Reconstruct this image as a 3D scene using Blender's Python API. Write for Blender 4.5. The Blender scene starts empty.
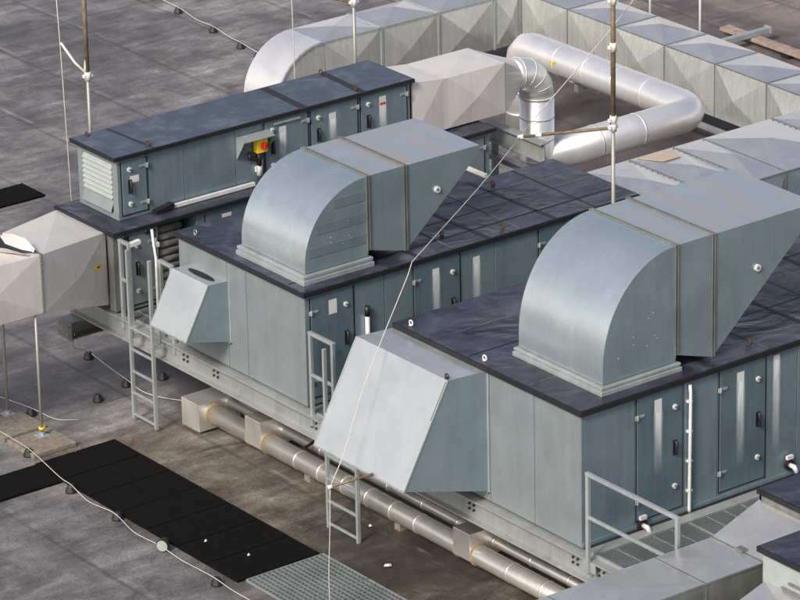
import bpy, math, random
from mathutils import Vector
random.seed(7)
scene = bpy.context.scene
COL = scene.collection
G = -1.35                       # roof deck level (0 = top of the steel platform)

# ------------------------------------------------------------------ materials
def newmat(name):
    m = bpy.data.materials.new(name); m.use_nodes = True
    nt = m.node_tree; nt.nodes.clear()
    out = nt.nodes.new('ShaderNodeOutputMaterial')
    b = nt.nodes.new('ShaderNodeBsdfPrincipled')
    nt.links.new(b.outputs[0], out.inputs[0])
    return m, nt, b
def node(nt, t, **k):
    n = nt.nodes.new(t)
    for a, v in k.items():
        if a in n.inputs.keys() if isinstance(a, str) else False: n.inputs[a].default_value = v
        else: setattr(n, a, v)
    return n
def coords(nt, scale=(1, 1, 1)):
    tc = nt.nodes.new('ShaderNodeTexCoord'); mp = nt.nodes.new('ShaderNodeMapping')
    mp.inputs['Scale'].default_value = scale
    nt.links.new(tc.outputs['Object'], mp.inputs[0]); return mp.outputs[0]
def noise(nt, vec, scale, detail=4, rough=.55, dist=0):
    n = nt.nodes.new('ShaderNodeTexNoise'); n.inputs['Scale'].default_value = scale
    n.inputs['Detail'].default_value = detail; n.inputs['Roughness'].default_value = rough
    n.inputs['Distortion'].default_value = dist
    nt.links.new(vec, n.inputs['Vector']); return n.outputs['Fac']
def ramp(nt, fac, stops):
    r = nt.nodes.new('ShaderNodeValToRGB'); e = r.color_ramp.elements
    while len(e) < len(stops): e.new(.5)
    for i, (p, c) in enumerate(stops):
        e[i].position = p; e[i].color = (c[0], c[1], c[2], 1) if not isinstance(c, (int, float)) else (c, c, c, 1)
    nt.links.new(fac, r.inputs[0]); return r.outputs[0]
def mixc(nt, fac, a, b, mode='MIX'):
    m = nt.nodes.new('ShaderNodeMix'); m.data_type = 'RGBA'; m.blend_type = mode
    for i, v in ((0, fac), (6, a), (7, b)):
        if hasattr(v, 'links') or hasattr(v, 'is_linked'): nt.links.new(v, m.inputs[i])
        else: m.inputs[i].default_value = v if isinstance(v, (int, float)) else (v[0], v[1], v[2], 1)
    return m.outputs[2]
def math_(nt, op, a, b=0, c=0):
    m = nt.nodes.new('ShaderNodeMath'); m.operation = op
    for i, v in enumerate((a, b, c)):
        if hasattr(v, 'is_linked'): nt.links.new(v, m.inputs[i])
        else: m.inputs[i].default_value = v
    return m.outputs[0]
def bump(nt, b, h, strength, dist=.01):
    n = nt.nodes.new('ShaderNodeBump'); n.inputs['Strength'].default_value = strength; n.inputs['Distance'].default_value = dist
    nt.links.new(h, n.inputs['Height']); nt.links.new(n.outputs[0], b.inputs['Normal'])

def metal(name, c, metallic=.7, rough=.4, var=.25, streak=.5, tint=None, grain=1.0, bmp=.15, dirt=.0, dirtc=(.09, .07, .05), stripes=None):
    """weathered galvanised / coated sheet: cloudy tone, vertical run-off streaks, fine spangle"""
    m, nt, b = newmat(name)
    v = coords(nt)
    cl = noise(nt, v, 1.7, 5, .6, .4)
    st = noise(nt, coords(nt, (9, 9, .55)), 1.6, 4, .6)
    gr = noise(nt, v, 55, 2, .7)
    f = math_(nt, 'ADD', math_(nt, 'MULTIPLY', cl, 1 - streak), math_(nt, 'MULTIPLY', st, streak))
    fr = f
    f = math_(nt, 'ADD', f, math_(nt, 'MULTIPLY', math_(nt, 'SUBTRACT', gr, .5), .35 * grain))
    lo = [x * (1 - var) for x in c]; hi = [min(1, x * (1 + var)) for x in c]
    if tint: hi = [min(1, x * t) for x, t in zip(hi, tint)]
    colr = ramp(nt, f, [(.28, lo), (.72, hi)])
    if stripes:
        sn = noise(nt, coords(nt, (3.4, .22, .22)), 2.0, 3, .6)
        colr = mixc(nt, ramp(nt, sn, [(.42, 0), (.56, .85)]), colr, stripes)
    if dirt > 0:
        d = ramp(nt, noise(nt, coords(nt, (3, 3, .8)), 1.3, 6, .7, .6), [(.5, 0), (.75, 1)])
        colr = mixc(nt, math_(nt, 'MULTIPLY', d, dirt), colr, dirtc)
    nt.links.new(colr, b.inputs['Base Color'])
    b.inputs['Metallic'].default_value = metallic
    rr = math_(nt, 'MULTIPLY_ADD', fr, .3, rough - .15)
    nt.links.new(rr, b.inputs['Roughness'])
    h = math_(nt, 'ADD', math_(nt, 'MULTIPLY', noise(nt, v, 1.3, 2, .5, .3), 1.6), math_(nt, 'MULTIPLY', gr, .007))
    bump(nt, b, h, bmp, .03)
    return m
def plain(name, c, rough=.5, metallic=0, var=.2, scale=9):
    m, nt, b = newmat(name)
    f = noise(nt, coords(nt), scale, 5, .6)
    nt.links.new(ramp(nt, f, [(.3, [x * (1 - var) for x in c]), (.7, [min(1, x * (1 + var)) for x in c])]), b.inputs['Base Color'])
    b.inputs['Roughness'].default_value = rough; b.inputs['Metallic'].default_value = metallic
    return m

M = {}
M['panel']   = metal('coated_panel_teal', (.205, .280, .320), .42, .36, .16, .45, dirt=.22, grain=1.5, bmp=.3)
M['door']    = metal('coated_panel_blue', (.158, .230, .270), .45, .32, .22, .5, dirt=.18, grain=1.4, bmp=.3)
M['panel_lit'] = metal('coated_panel_lit', (.236, .276, .292), .35, .42, .14, .3, dirt=.12, grain=1.7, bmp=.3)  # same sheet as the teal panel; end-face light put into its colour
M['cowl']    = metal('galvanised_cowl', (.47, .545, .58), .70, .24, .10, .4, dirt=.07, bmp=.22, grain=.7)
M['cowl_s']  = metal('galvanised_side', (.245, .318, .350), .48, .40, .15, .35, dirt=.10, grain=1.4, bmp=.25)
M['grate']   = metal('grating_steel', (.31, .345, .355), .5, .45, .2, .2)
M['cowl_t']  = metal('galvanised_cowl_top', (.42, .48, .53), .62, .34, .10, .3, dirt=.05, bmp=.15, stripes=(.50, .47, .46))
M['band']    = metal('galvanised_band', (.205, .280, .295), .50, .42, .15, .35, grain=1.4)
M['hood']    = metal('galvanised_hood', (.455, .495, .52), .55, .38, .09, .25, dirt=.06, bmp=.25)
M['duct']    = metal('galvanised_duct', (.50, .525, .525), .50, .27, .18, .6, (1.0, .98, .93), dirt=.06, grain=.8, bmp=.15)
M['duct_w']  = metal('dull_galvanised_duct', (.64, .62, .60), .30, .42, .10, .4, dirt=.10, bmp=.2)
M['duct_top']= metal('blue_grey_duct_sheet', (.53, .54, .555), .62, .24, .16, .3, dirt=.07, grain=.8, bmp=.15)
M['pipe']    = metal('spiral_duct_steel', (.80, .80, .80), .66, .34, .10, .2, grain=.4, bmp=.05)
M['clad']    = metal('aluminium_cladding', (.76, .745, .71), .76, .31, .12, .2, grain=.5, bmp=.08, dirt=.07)
M['beam']    = metal('galvanised_steel', (.34, .36, .355), .40, .46, .20, .4, dirt=.35)
M['rail']    = metal('galvanised_tube', (.40, .44, .445), .5, .45, .2, .5)
M['seal']    = plain('yellowed_sealant', (.36, .25, .11), .6)
M['black']   = plain('black_plastic', (.012, .012, .014), .45)
M['trim']    = metal('flange_trim', (.30, .31, .29), .7, .4, .25, .3, dirt=.35)
M['dark']    = plain('dark_gap', (.018, .018, .020), .8)
M['white']   = plain('white_plastic', (.60, .61, .60), .45, 0, .06)
M['wire']    = plain('white_cable', (.48, .47, .43), .5, 0, .1)
M['gold']    = plain('brown_fibre_rod', (.15, .110, .065), .5, 0, .35, 14)
M['rod']     = metal('alu_rod', (.30, .295, .27), .4, .5, .1, .3)
M['orange']  = plain('rust', (.06, .034, .024), .8, 0, .4, 30)
M['yellow']  = plain('yellow_label', (.80, .58, .02), .5, 0, .05)
M['red']     = plain('red_plastic', (.55, .03, .02), .4)
M['cream']   = plain('cream_paint', (.29, .325, .315), .5, 0, .06)
M['concrete']= plain('ballast_slab', (.19, .165, .135), .85, 0, .35, 14)
M['wood']    = plain('weathered_plank', (.30, .225, .19), .8, 0, .3, 8)
M['tan']     = plain('sunlit_tan', (.50, .40, .30), .5, .2, .15)
M['bellow']  = plain('bellows_fabric', (.13, .125, .115), .8, 0, .3, 6)

def felt_mat():
    m, nt, b = newmat('felt_roofing')
    v = coords(nt)
    f = noise(nt, v, 1.6, 6, .65, .8); g = noise(nt, v, 70, 2, .7)
    f2 = math_(nt, 'ADD', f, math_(nt, 'MULTIPLY', math_(nt, 'SUBTRACT', g, .5), .35))
    c = ramp(nt, f2, [(.30, (.013, .014, .022)), (.52, (.030, .033, .050)), (.72, (.088, .092, .120))])
    nt.links.new(c, b.inputs['Base Color'])
    nt.links.new(math_(nt, 'MULTIPLY_ADD', f, .5, .08), b.inputs['Roughness'])
    wv = noise(nt, v, 1.1, 2, .5, 1.6)
    bump(nt, b, math_(nt, 'ADD', math_(nt, 'MULTIPLY', wv, 2.2), math_(nt, 'ADD', math_(nt, 'MULTIPLY', f, .5), math_(nt, 'MULTIPLY', g, .06))), .30, .06)
    return m
M['felt'] = felt_mat()
def felt_blue():
    m, nt, b = newmat('felt_roofing_blue')
    v = coords(nt)
    f = noise(nt, v, 2.6, 6, .65, .8); g = noise(nt, v, 60, 2, .7)
    f2 = math_(nt, 'ADD', f, math_(nt, 'MULTIPLY', math_(nt, 'SUBTRACT', g, .5), .3))
    nt.links.new(ramp(nt, f2, [(.25, (.028, .036, .056)), (.52, (.052, .070, .104)), (.78, (.12, .15, .19))]), b.inputs['Base Color'])
    nt.links.new(math_(nt, 'MULTIPLY_ADD', f, .4, .3), b.inputs['Roughness'])
    bump(nt, b, f, .3, .03); return m
M['felt_b'] = felt_blue()
M['feltseam'] = plain('felt_seam_chalky', (.085, .085, .10), .6, 0, .6, 3)
M['feltedge'] = plain('felt_edge_black', (.012, .012, .014), .5)

def mat_rubber():
    m, nt, b = newmat('rubber_mat'); v = coords(nt)
    g = noise(nt, v, 90, 2, .8); f = noise(nt, v, 2, 4)
    nt.links.new(ramp(nt, g, [(.35, .002), (.8, .011)]), b.inputs['Base Color'])
    b.inputs['Roughness'].default_value = .9
    b.inputs['Specular IOR Level'].default_value = .08
    bump(nt, b, g, .5, .01); return m
M['rubber'] = mat_rubber()

def streak_mat():
    """chalky run-off stain: strong at the top of its strip, fading down and to the sides"""
    m, nt, b = newmat('chalk_runoff')
    tc = nt.nodes.new('ShaderNodeTexCoord'); sp = nt.nodes.new('ShaderNodeSeparateXYZ')
    nt.links.new(tc.outputs['Generated'], sp.inputs[0])
    n = noise(nt, coords(nt, (14, 14, 1.5)), 1.5, 4)
    side = math_(nt, 'SUBTRACT', 1, math_(nt, 'ABSOLUTE', math_(nt, 'MULTIPLY_ADD', sp.outputs[0], 2, -1)))
    side = ramp(nt, side, [(.0, 0), (.55, 1)])
    a = math_(nt, 'MULTIPLY', math_(nt, 'POWER', sp.outputs[2], 1.1), side)
    a = math_(nt, 'MULTIPLY', a, math_(nt, 'MULTIPLY_ADD', n, 1.2, .3))
    nt.links.new(a, b.inputs['Alpha'])
    b.inputs['Base Color'].default_value = (.74, .79, .80, 1); b.inputs['Roughness'].default_value = .6
    return m
M['streak'] = streak_mat()

def ground_mat():
    m, nt, b = newmat('roof_membrane')
    v = coords(nt)
    sep = nt.nodes.new('ShaderNodeSeparateXYZ'); nt.links.new(v, sep.inputs[0])
    X, Y = sep.outputs[0], sep.outputs[1]
    big = noise(nt, v, .22, 5, .6, .5)
    brush = noise(nt, coords(nt, (.45, 2.6, 1)), 1.3, 6, .7, .5)
    mid = noise(nt, v, 1.4, 6, .7, .5)
    fine = noise(nt, v, 38, 3, .75)
    f = math_(nt, 'ADD', math_(nt, 'MULTIPLY', brush, .44), math_(nt, 'MULTIPLY', mid, .56))
    f = math_(nt, 'ADD', f, math_(nt, 'MULTIPLY', math_(nt, 'SUBTRACT', fine, .5), .42))
    f = math_(nt, 'ADD', f, math_(nt, 'MULTIPLY', math_(nt, 'SUBTRACT', big, .5), .55))
    grey = ramp(nt, f, [(.30, (.045, .043, .046)), (.45, (.105, .101, .106)), (.57, (.180, .173, .178)), (.68, (.300, .290, .292)), (.80, (.46, .45, .45))])
    brown = ramp(nt, f, [(.30, (.026, .021, .016)), (.45, (.074, .062, .049)), (.58, (.150, .130, .105)), (.68, (.26, .235, .198)), (.80, (.40, .37, .325))])
    purple = ramp(nt, f, [(.30, (.048, .037, .038)), (.50, (.092, .074, .075)), (.75, (.19, .16, .155))])
    pink = ramp(nt, f, [(.30, (.085, .068, .063)), (.50, (.165, .135, .125)), (.75, (.32, .275, .255))])
    def band(q, lo, hi, soft, wob=1.2):
        q = math_(nt, 'ADD', q, math_(nt, 'MULTIPLY', math_(nt, 'SUBTRACT', mid, .5), wob))
        a = nt.nodes.new('ShaderNodeMapRange'); a.interpolation_type = 'SMOOTHSTEP'
        a.inputs[1].default_value = lo - soft; a.inputs[2].default_value = lo + soft; nt.links.new(q, a.inputs[0])
        c = nt.nodes.new('ShaderNodeMapRange'); c.interpolation_type = 'SMOOTHSTEP'
        c.inputs[1].default_value = hi - soft; c.inputs[2].default_value = hi + soft
        c.inputs[3].default_value = 1; c.inputs[4].default_value = 0; nt.links.new(q, c.inputs[0])
        return math_(nt, 'MULTIPLY', a.outputs[0], c.outputs[0])
    c = grey
    dirty = math_(nt, 'MULTIPLY', band(X, -2.1, 4, .5), band(Y, -8, 9.3, .8))
    c = mixc(nt, math_(nt, 'MULTIPLY', dirty, .92), c, brown)
    far = math_(nt, 'MULTIPLY', band(X, 10.6, 18.0, .25, .15), band(Y, -30, 19.2, .6, .2))
    c = mixc(nt, far, c, purple)
    c = mixc(nt, band(X, 18.05, 400, .06, .05), c, pink)
    c = mixc(nt, band(Y, 48, 900, .5, .3), c, (.46, .45, .43))     # pale paving far beyond the roof
    # dark damp blotches and pale dried puddle rims near the units
    sp = ramp(nt, noise(nt, coords(nt, (1, 1, 1)), .9, 5, .6, .9), [(.54, 0), (.66, 1)])
    c = mixc(nt, math_(nt, 'MULTIPLY', sp, math_(nt, 'MULTIPLY_ADD', dirty, .5, .36)), c, (.035, .031, .028))
    wet = math_(nt, 'MULTIPLY', band(X, -.95, .9, .35, 1.6), band(Y, .4, 4.9, .5, 2.0))
    under_units = math_(nt, 'MULTIPLY', band(X, .9, 8, .3, .6), band(Y, -3, 11, .5, .6))
    c = mixc(nt, math_(nt, 'MULTIPLY', wet, ramp(nt, noise(nt, v, 1.1, 5, .65, .6), [(.36, .12), (.6, .8)])), c, (.030, .026, .022))
    c = mixc(nt, math_(nt, 'MULTIPLY', under_units, .7), c, (.028, .024, .021))  # even darker tone over the whole area beneath the units
    # sheet overlaps: dark joint with a pale lip, running along Y every 1.72 m, cross joints along X
    def joint(q, per, off, w, wob=.05):
        q = math_(nt, 'ADD', q, math_(nt, 'MULTIPLY', math_(nt, 'SUBTRACT', mid, .5), wob))
        fr = math_(nt, 'FRACT', math_(nt, 'ADD', math_(nt, 'DIVIDE', q, per), off))
        d = math_(nt, 'MULTIPLY', math_(nt, 'ABSOLUTE', math_(nt, 'SUBTRACT', fr, .5)), per)
        return ramp(nt, d, [(0, 1), (w, 0)])
    patch = ramp(nt, noise(nt, v, .8, 3), [(.35, .45), (.6, 1)])
    j1 = math_(nt, 'MULTIPLY', joint(X, 1.72, -3.06 + .5 - .0, .05), patch)
    j2 = math_(nt, 'MULTIPLY', joint(Y, 7.4, .12, .045), patch)
    lip = math_(nt, 'MULTIPLY', joint(X, 1.72, -3.11 + .5, .05), ramp(nt, noise(nt, v, 1.7, 4), [(.5, 0), (.62, 1)]))
    c = mixc(nt, math_(nt, 'MULTIPLY', j1, .65), c, (.04, .038, .04))
    c = mixc(nt, math_(nt, 'MULTIPLY', j2, .6), c, (.04, .038, .04))
    c = mixc(nt, math_(nt, 'MULTIPLY', lip, .32), c, (.36, .36, .38))
    nt.links.new(c, b.inputs['Base Color'])
    nt.links.new(ramp(nt, f, [(.3, .45), (.7, .75)]), b.inputs['Roughness'])
    h = math_(nt, 'ADD', math_(nt, 'MULTIPLY', mid, .6), math_(nt, 'MULTIPLY', fine, .25))
    h = math_(nt, 'ADD', h, math_(nt, 'MULTIPLY', j1, -.4))
    bump(nt, b, h, .5, .03)
    return m
M['ground'] = ground_mat()

# ------------------------------------------------------------------ mesh builder
WL = {}                                   # object -> world position of its origin
JIT = random.Random(4)
class B:
    def __init__(s): s.v = []; s.f = []; s.mi = []; s.sm = []; s.marks = []
    def mark(s): s.marks.append(len(s.f)); return s
    def each(s, name, mat, parent, bevel=0):
        """every marked piece becomes a part of its own"""
        ends = s.marks[1:] + [len(s.f)]
        if not s.marks: return s.build(name, mat, parent, bevel)
        for a, e in zip(s.marks, ends):
            if a == e: continue
            q = B(); mp = {}
            for f, mi, sm in zip(s.f[a:e], s.mi[a:e], s.sm[a:e]):
                for i in f:
                    if i not in mp: mp[i] = len(q.v); q.v.append(s.v[i])
                q.f.append([mp[i] for i in f]); q.mi.append(mi); q.sm.append(sm)
            q.build(name, mat, parent, bevel)
    def add(s, vs, fs, mi=0, sm=False):
        o = len(s.v); s.v += [tuple(p) for p in vs]
        for f in fs: s.f.append([i + o for i in f]); s.mi.append(mi); s.sm.append(sm)
        return s
    def box(s, x0, x1, y0, y1, z0, z1, mi=0):
        x0, x1 = min(x0, x1), max(x0, x1); y0, y1 = min(y0, y1), max(y0, y1); z0, z1 = min(z0, z1), max(z0, z1)
        v = [(x0,y0,z0),(x1,y0,z0),(x1,y1,z0),(x0,y1,z0),(x0,y0,z1),(x1,y0,z1),(x1,y1,z1),(x0,y1,z1)]
        return s.add(v, [(0,3,2,1),(4,5,6,7),(0,1,5,4),(1,2,6,5),(2,3,7,6),(3,0,4,7)], mi)
    def hexa(s, v, mi=0):                 # 8 corners ordered like box
        return s.add(v, [(0,3,2,1),(4,5,6,7),(0,1,5,4),(1,2,6,5),(2,3,7,6),(3,0,4,7)], mi)
    def prism(s, poly, ext, mi=0):        # polygon extruded by a vector
        n = len(poly); a = [Vector(p) for p in poly]; e = Vector(ext)
        v = a + [p + e for p in a]
        fs = [tuple(range(n))[::-1], tuple(range(n, 2*n))] + [(i, (i+1) % n, n + (i+1) % n, n + i) for i in range(n)]
        return s.add(v, fs, mi)
    def bar(s, p, q, w, h=None, mi=0):    # square bar between two points
        h = h or w; p = Vector(p); q = Vector(q); d = (q - p).normalized()
        up = Vector((0,0,1)) if abs(d.z) < .9 else Vector((0,1,0))
        a = d.cross(up).normalized() * w/2; c = a.cross(d).normalized() * h/2
        v = [p-a-c, p+a-c, p+a+c, p-a+c, q-a-c, q+a-c, q+a+c, q-a+c]
        return s.add(v, [(3,2,1,0),(4,5,6,7),(0,1,5,4),(1,2,6,5),(2,3,7,6),(3,0,4,7)], mi)
    def tube(s, path, r, n=10, mi=0, sm=True, caps=True):
        P = [Vector(p) for p in path]; rs = r if isinstance(r, (list, tuple)) else [r] * len(P)
        ref = None; rings = []; o = len(s.v)
        for i, p in enumerate(P):
            a = (P[i] - P[i-1]).normalized() if i else (P[1] - P[0]).normalized()
            c = (P[i+1] - P[i]).normalized() if i < len(P)-1 else a
            t = (a + c).normalized()
            if ref is None:
                ref = t.cross(Vector((0,0,1)) if abs(t.z) < .9 else Vector((1,0,0))).normalized()
            u = (ref - t * ref.dot(t)).normalized(); w = t.cross(u); ref = u
            k = 1 / max(.3, math.sqrt(max(0, (1 + a.dot(c)) / 2)))
            bis = (c - a); bis = bis.normalized() if bis.length > 1e-6 else None
            for j in range(n):
                an = 2*math.pi*j/n; d = u*math.cos(an) + w*math.sin(an)
                if bis is not None: d = d + bis * d.dot(bis) * (k - 1)
                s.v.append(tuple(p + d * rs[i]))
        for i in range(len(P)-1):
            for j in range(n):
                j2 = (j+1) % n
                s.f.append([o+i*n+j, o+i*n+j2, o+(i+1)*n+j2, o+(i+1)*n+j]); s.mi.append(mi); s.sm.append(sm)
        if caps:
            s.f.append([o+j for j in range(n)][::-1]); s.mi.append(mi); s.sm.append(False)
            e = o+(len(P)-1)*n
            s.f.append([e+j for j in range(n)]); s.mi.append(mi); s.sm.append(False)
        return s
    def xpanel(s, a, b, c, d, h, mi=0):   # cross-broken sheet: centre raised by h along the normal
        a, b, c, d = map(Vector, (a, b, c, d)); n = (b-a).cross(d-a).normalized(); k = JIT.uniform(.55, 1.1) if abs(h) > .08 else 1
        m = (a+b+c+d)/4 + n*h*k + ((b-a)*JIT.uniform(-.06, .06) + (d-a)*JIT.uniform(-.06, .06) if abs(h) > .08 else Vector())
        return s.add([a, b, c, d, m], [(0,1,4),(1,2,4),(2,3,4),(3,0,4)], mi)
    def build(s, name, mat, parent=None, bevel=0, loc=None, recalc=True):
        me = bpy.data.meshes.new(name)
        o = bpy.data.objects.new(name, me); COL.objects.link(o)
        base = WL[parent.name] if parent else (Vector(loc) if loc else None)
        if base is None:
            xs = [p[0] for p in s.v]; ys = [p[1] for p in s.v]; zs = [p[2] for p in s.v]
            base = Vector(((min(xs)+max(xs))/2, (min(ys)+max(ys))/2, min(zs)))
        me.from_pydata([Vector(p) - base for p in s.v], [], s.f)
        for m in (mat if isinstance(mat, (list, tuple)) else [mat]): me.materials.append(M[m])
        for p, i, k in zip(me.polygons, s.mi, s.sm): p.material_index = i; p.use_smooth = k
        if recalc:
            import bmesh
            bm = bmesh.new(); bm.from_mesh(me); bmesh.ops.recalc_face_normals(bm, faces=bm.faces[:]); bm.to_mesh(me); bm.free()
        me.update()
        if parent: o.parent = parent
        else: o.location = base
        WL[o.name] = base
        if bevel:
            md = o.modifiers.new('bevel', 'BEVEL'); md.width = bevel; md.segments = 2; md.limit_method = 'ANGLE'; md.angle_limit = .6
        return o
def tag(o, label, cat, group=None, kind=None):
    if label: o['label'] = label
    if cat: o['category'] = cat
    if group: o['group'] = group
    if kind: o['kind'] = kind
    return o
def thing(name, loc, label, cat, group=None):
    o = bpy.data.objects.new(name, None); COL.objects.link(o); o.location = loc; WL[o.name] = Vector(loc)
    o.empty_display_size = .2
    return tag(o, label, cat, group)
def copy_tree(o, loc, label):
    c = o.copy(); COL.objects.link(c); c.location = loc; c['label'] = label; WL[c.name] = Vector(loc)
    for ch in list(o.children):
        d = ch.copy(); COL.objects.link(d); d.parent = c
    return c

# ------------------------------------------------------------------ setting
g = B().add([(-300,-300,G),(300,-300,G),(300,300,G),(-300,300,G)], [(0,1,2,3)])
o = g.build('roof_deck', 'ground', loc=(0,0,0)); o['kind'] = 'structure'

# ------------------------------------------------------------------ steel platform under the units
plat = thing('steel_platform', (0, 4, G), 'galvanised steel beam platform carrying the row of ventilation units', 'platform')
def ibeam_y(b, x, y0, y1, zt, h, fl=.18, t=.022):
    b.box(x-fl/2, x+fl/2, y0, y1, zt-t, zt); b.box(x-fl/2, x+fl/2, y0, y1, zt-h, zt-h+t); b.box(x-.012, x+.012, y0, y1, zt-h+t, zt-t)
def ibeam_x(b, y, x0, x1, zt, h, fl=.18, t=.022):
    b.box(x0, x1, y-fl/2, y+fl/2, zt-t, zt); b.box(x0, x1, y-fl/2, y+fl/2, zt-h, zt-h+t); b.box(x0, x1, y-.012, y+.012, zt-h+t, zt-t)
b = B(); ibeam_y(b, -.04, -6, 11.22, -.02, .31); b.build('front_beam', 'beam', plat, .004)
b = B()
for y in (9.66, 8.42, 7.7, 5.45, 3.35, 2.1, .05, -.05-.4):
    for dy in (-.045, .045):
        for z in (-.12, -.19):
            b.mark(); b.tube([(-.056, y+dy, z), (-.078, y+dy, z)], .016, 6)
b.each('bolt', 'dark', plat)
b = B()
for y in (11.0, 10.1, 8.5, 5.75, 3.55, .1, -2.0, -3.3): b.mark(); ibeam_x(b, y, .06, 7.2, -.022, .306, .14)
b.each('cross_beam', 'beam', plat)
b = B(); ibeam_y(b, 7.28, -4, 11.2, -.02, .31); b.build('rear_beam', 'beam', plat)
# bearer whose end plate shows at the left end
b = B(); ibeam_x(b, 11.02, -.34, 6.9, -.335, .26, .3)
b.box(-.36, -.34, 10.84, 11.2, -.60, -.335)
for z in (-.40, -.53):
    for y in (10.89, 11.15): b.tube([(-.362, y, z), (-.375, y, z)], .018, 6)
b.build('bearer', ['trim'], plat, .004)
b = B()
for y in (10.9, 6.6, 1.9, -2.6):
    for x in (2.2, 5.6): b.mark(); b.box(x-.1, x+.1, y-.1, y+.1, G, -.33)
b.each('column', 'beam', plat)
# edge channels beside the walkway of the nearest unit
b = B(); b.mark(); b.box(-.0, 7, -.24, -.07, -.02, .012); b.mark(); b.box(-.0, 7, -2.02, -1.94, -.02, .012); b.mark(); b.box(-.0,.03,-1.939,-.241,-.1,.012)
b.each('edge_channel', 'beam', plat, .004)

def grating(name, x0, x1, y0, y1, z, label, group, pitch=.048, cross=.25, along='x', top=True):
    b = B(); t = .007 if pitch != .072 else .013
    n = int((y1-y0)/pitch); m_ = int((x1-x0)/cross)
    for i in range(n+1):
        y = y0 + (y1-y0)*i/n; b.box(x0, x1, y-t/2, y+t/2, z-.03, z)
    for i in range(m_+1):
        x = x0 + (x1-x0)*i/m_; b.box(x-t/2, x+t/2, y0, y1, z-.018, z-.002)
    b.box(x0-.006, x0, y0, y1, z-.035, z+.003); b.box(x1, x1+.006, y0, y1, z-.035, z+.003)
    b.box(x0-.006, x1+.006, y0-.006, y0-.0, z-.035, z+.003); b.box(x0-.006, x1+.006, y1, y1+.006, z-.035, z+.003)
    o = b.build(name, 'grate'); return tag(o, label, 'grating', group)
gr = 'walkway gratings between the units'
grating('walkway_grating', .05, 1.5, -1.92, -.26, .0, 'steel walkway grating just behind the wide low guard rail', gr)
grating('walkway_grating', 1.52, 3.2, -1.92, -.26, .0, 'steel walkway grating below the second door of the unit with the tallest cowl', gr)
grating('walkway_grating', .0, 3.0, 3.72, 5.6, .0, 'steel walkway grating behind the large front hood between the near and middle units', gr, .08, .2)
grating('walkway_grating', .0, 3.0, 8.62, 9.95, .0, 'steel walkway grating between the middle unit and the stacked far unit', gr, .08, .2)

# ------------------------------------------------------------------ helpers for the units
def casing(u, x0, x1, y0, y1, z0, z1, xs, ys, mat='panel', endmat=None, back=True):
    """dark core with separate sheet panels 10 mm proud; xs / ys are the joints on the long and end face"""
    gp = .005; p = .012
    b = B(); b.box(x0+p, x1-p, y0+p, y1-p, z0, z1-.002); b.build('core', 'dark', u)
    b = B(); X = [x0] + xs + [x1]
    for i in range(len(X)-1): b.box(X[i]+gp*(i > 0), X[i+1]-gp, y0, y0+p-.001, z0, z1-.01)
    b.box(x0+.05, x1, y1-p+.001, y1, z0, z1-.01)
    b.box(x1-p+.001, x1, y0+p, y1-p, z0, z1-.01)
    b.build('side_panels', mat, u, .003)
    b = B(); Y = [y0+p+.002] + ys + [y1]
    for i in range(len(Y)-1): b.box(x0, x0+p-.001, Y[i]+gp*(i > 0), Y[i+1]-gp, z0, z1-.01)
    b.build('end_panels', endmat or mat, u, .003)
def roof_slab(u, poly, z, t, name='felt_roof', mat='felt', seams=()):
    b = B(); n = len(poly)
    b.prism([(x, y, z) for x, y in poly], (0, 0, t-.004), 1)
    # top sheet 4 mm proud, a hair inside the edge
    cx = sum(p[0] for p in poly)/n; cy = sum(p[1] for p in poly)/n
    top = []
    for x, y in poly: top.append((x + .018*(1 if x < cx else -1), y + .018*(1 if y < cy else -1), z+t-.004))
    b.prism(top, (0, 0, .006), 0)
    for (a, c, w, mi) in seams:                                   # lapped strips
        a3 = Vector((a[0], a[1], z+t+.003)); c3 = Vector((c[0], c[1], z+t+.003)); b.bar(a3, c3, w, .007, mi)
    return b.build(name, [mat, 'feltedge', 'feltseam'], u, .004)
def eye(u, x, y, z, mat='trim', r=.035):
    b = B(); pts = [(x + .0, y + r*math.cos(a), z + r + r*math.sin(a)) for a in [i*math.pi/5 for i in range(11)]]
    b.tube(pts, .010, 6, caps=False); b.tube([(x, y, z-.0), (x, y, z+.012)], .03, 8)
    return b.build('lifting_eye', mat, u)
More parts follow.
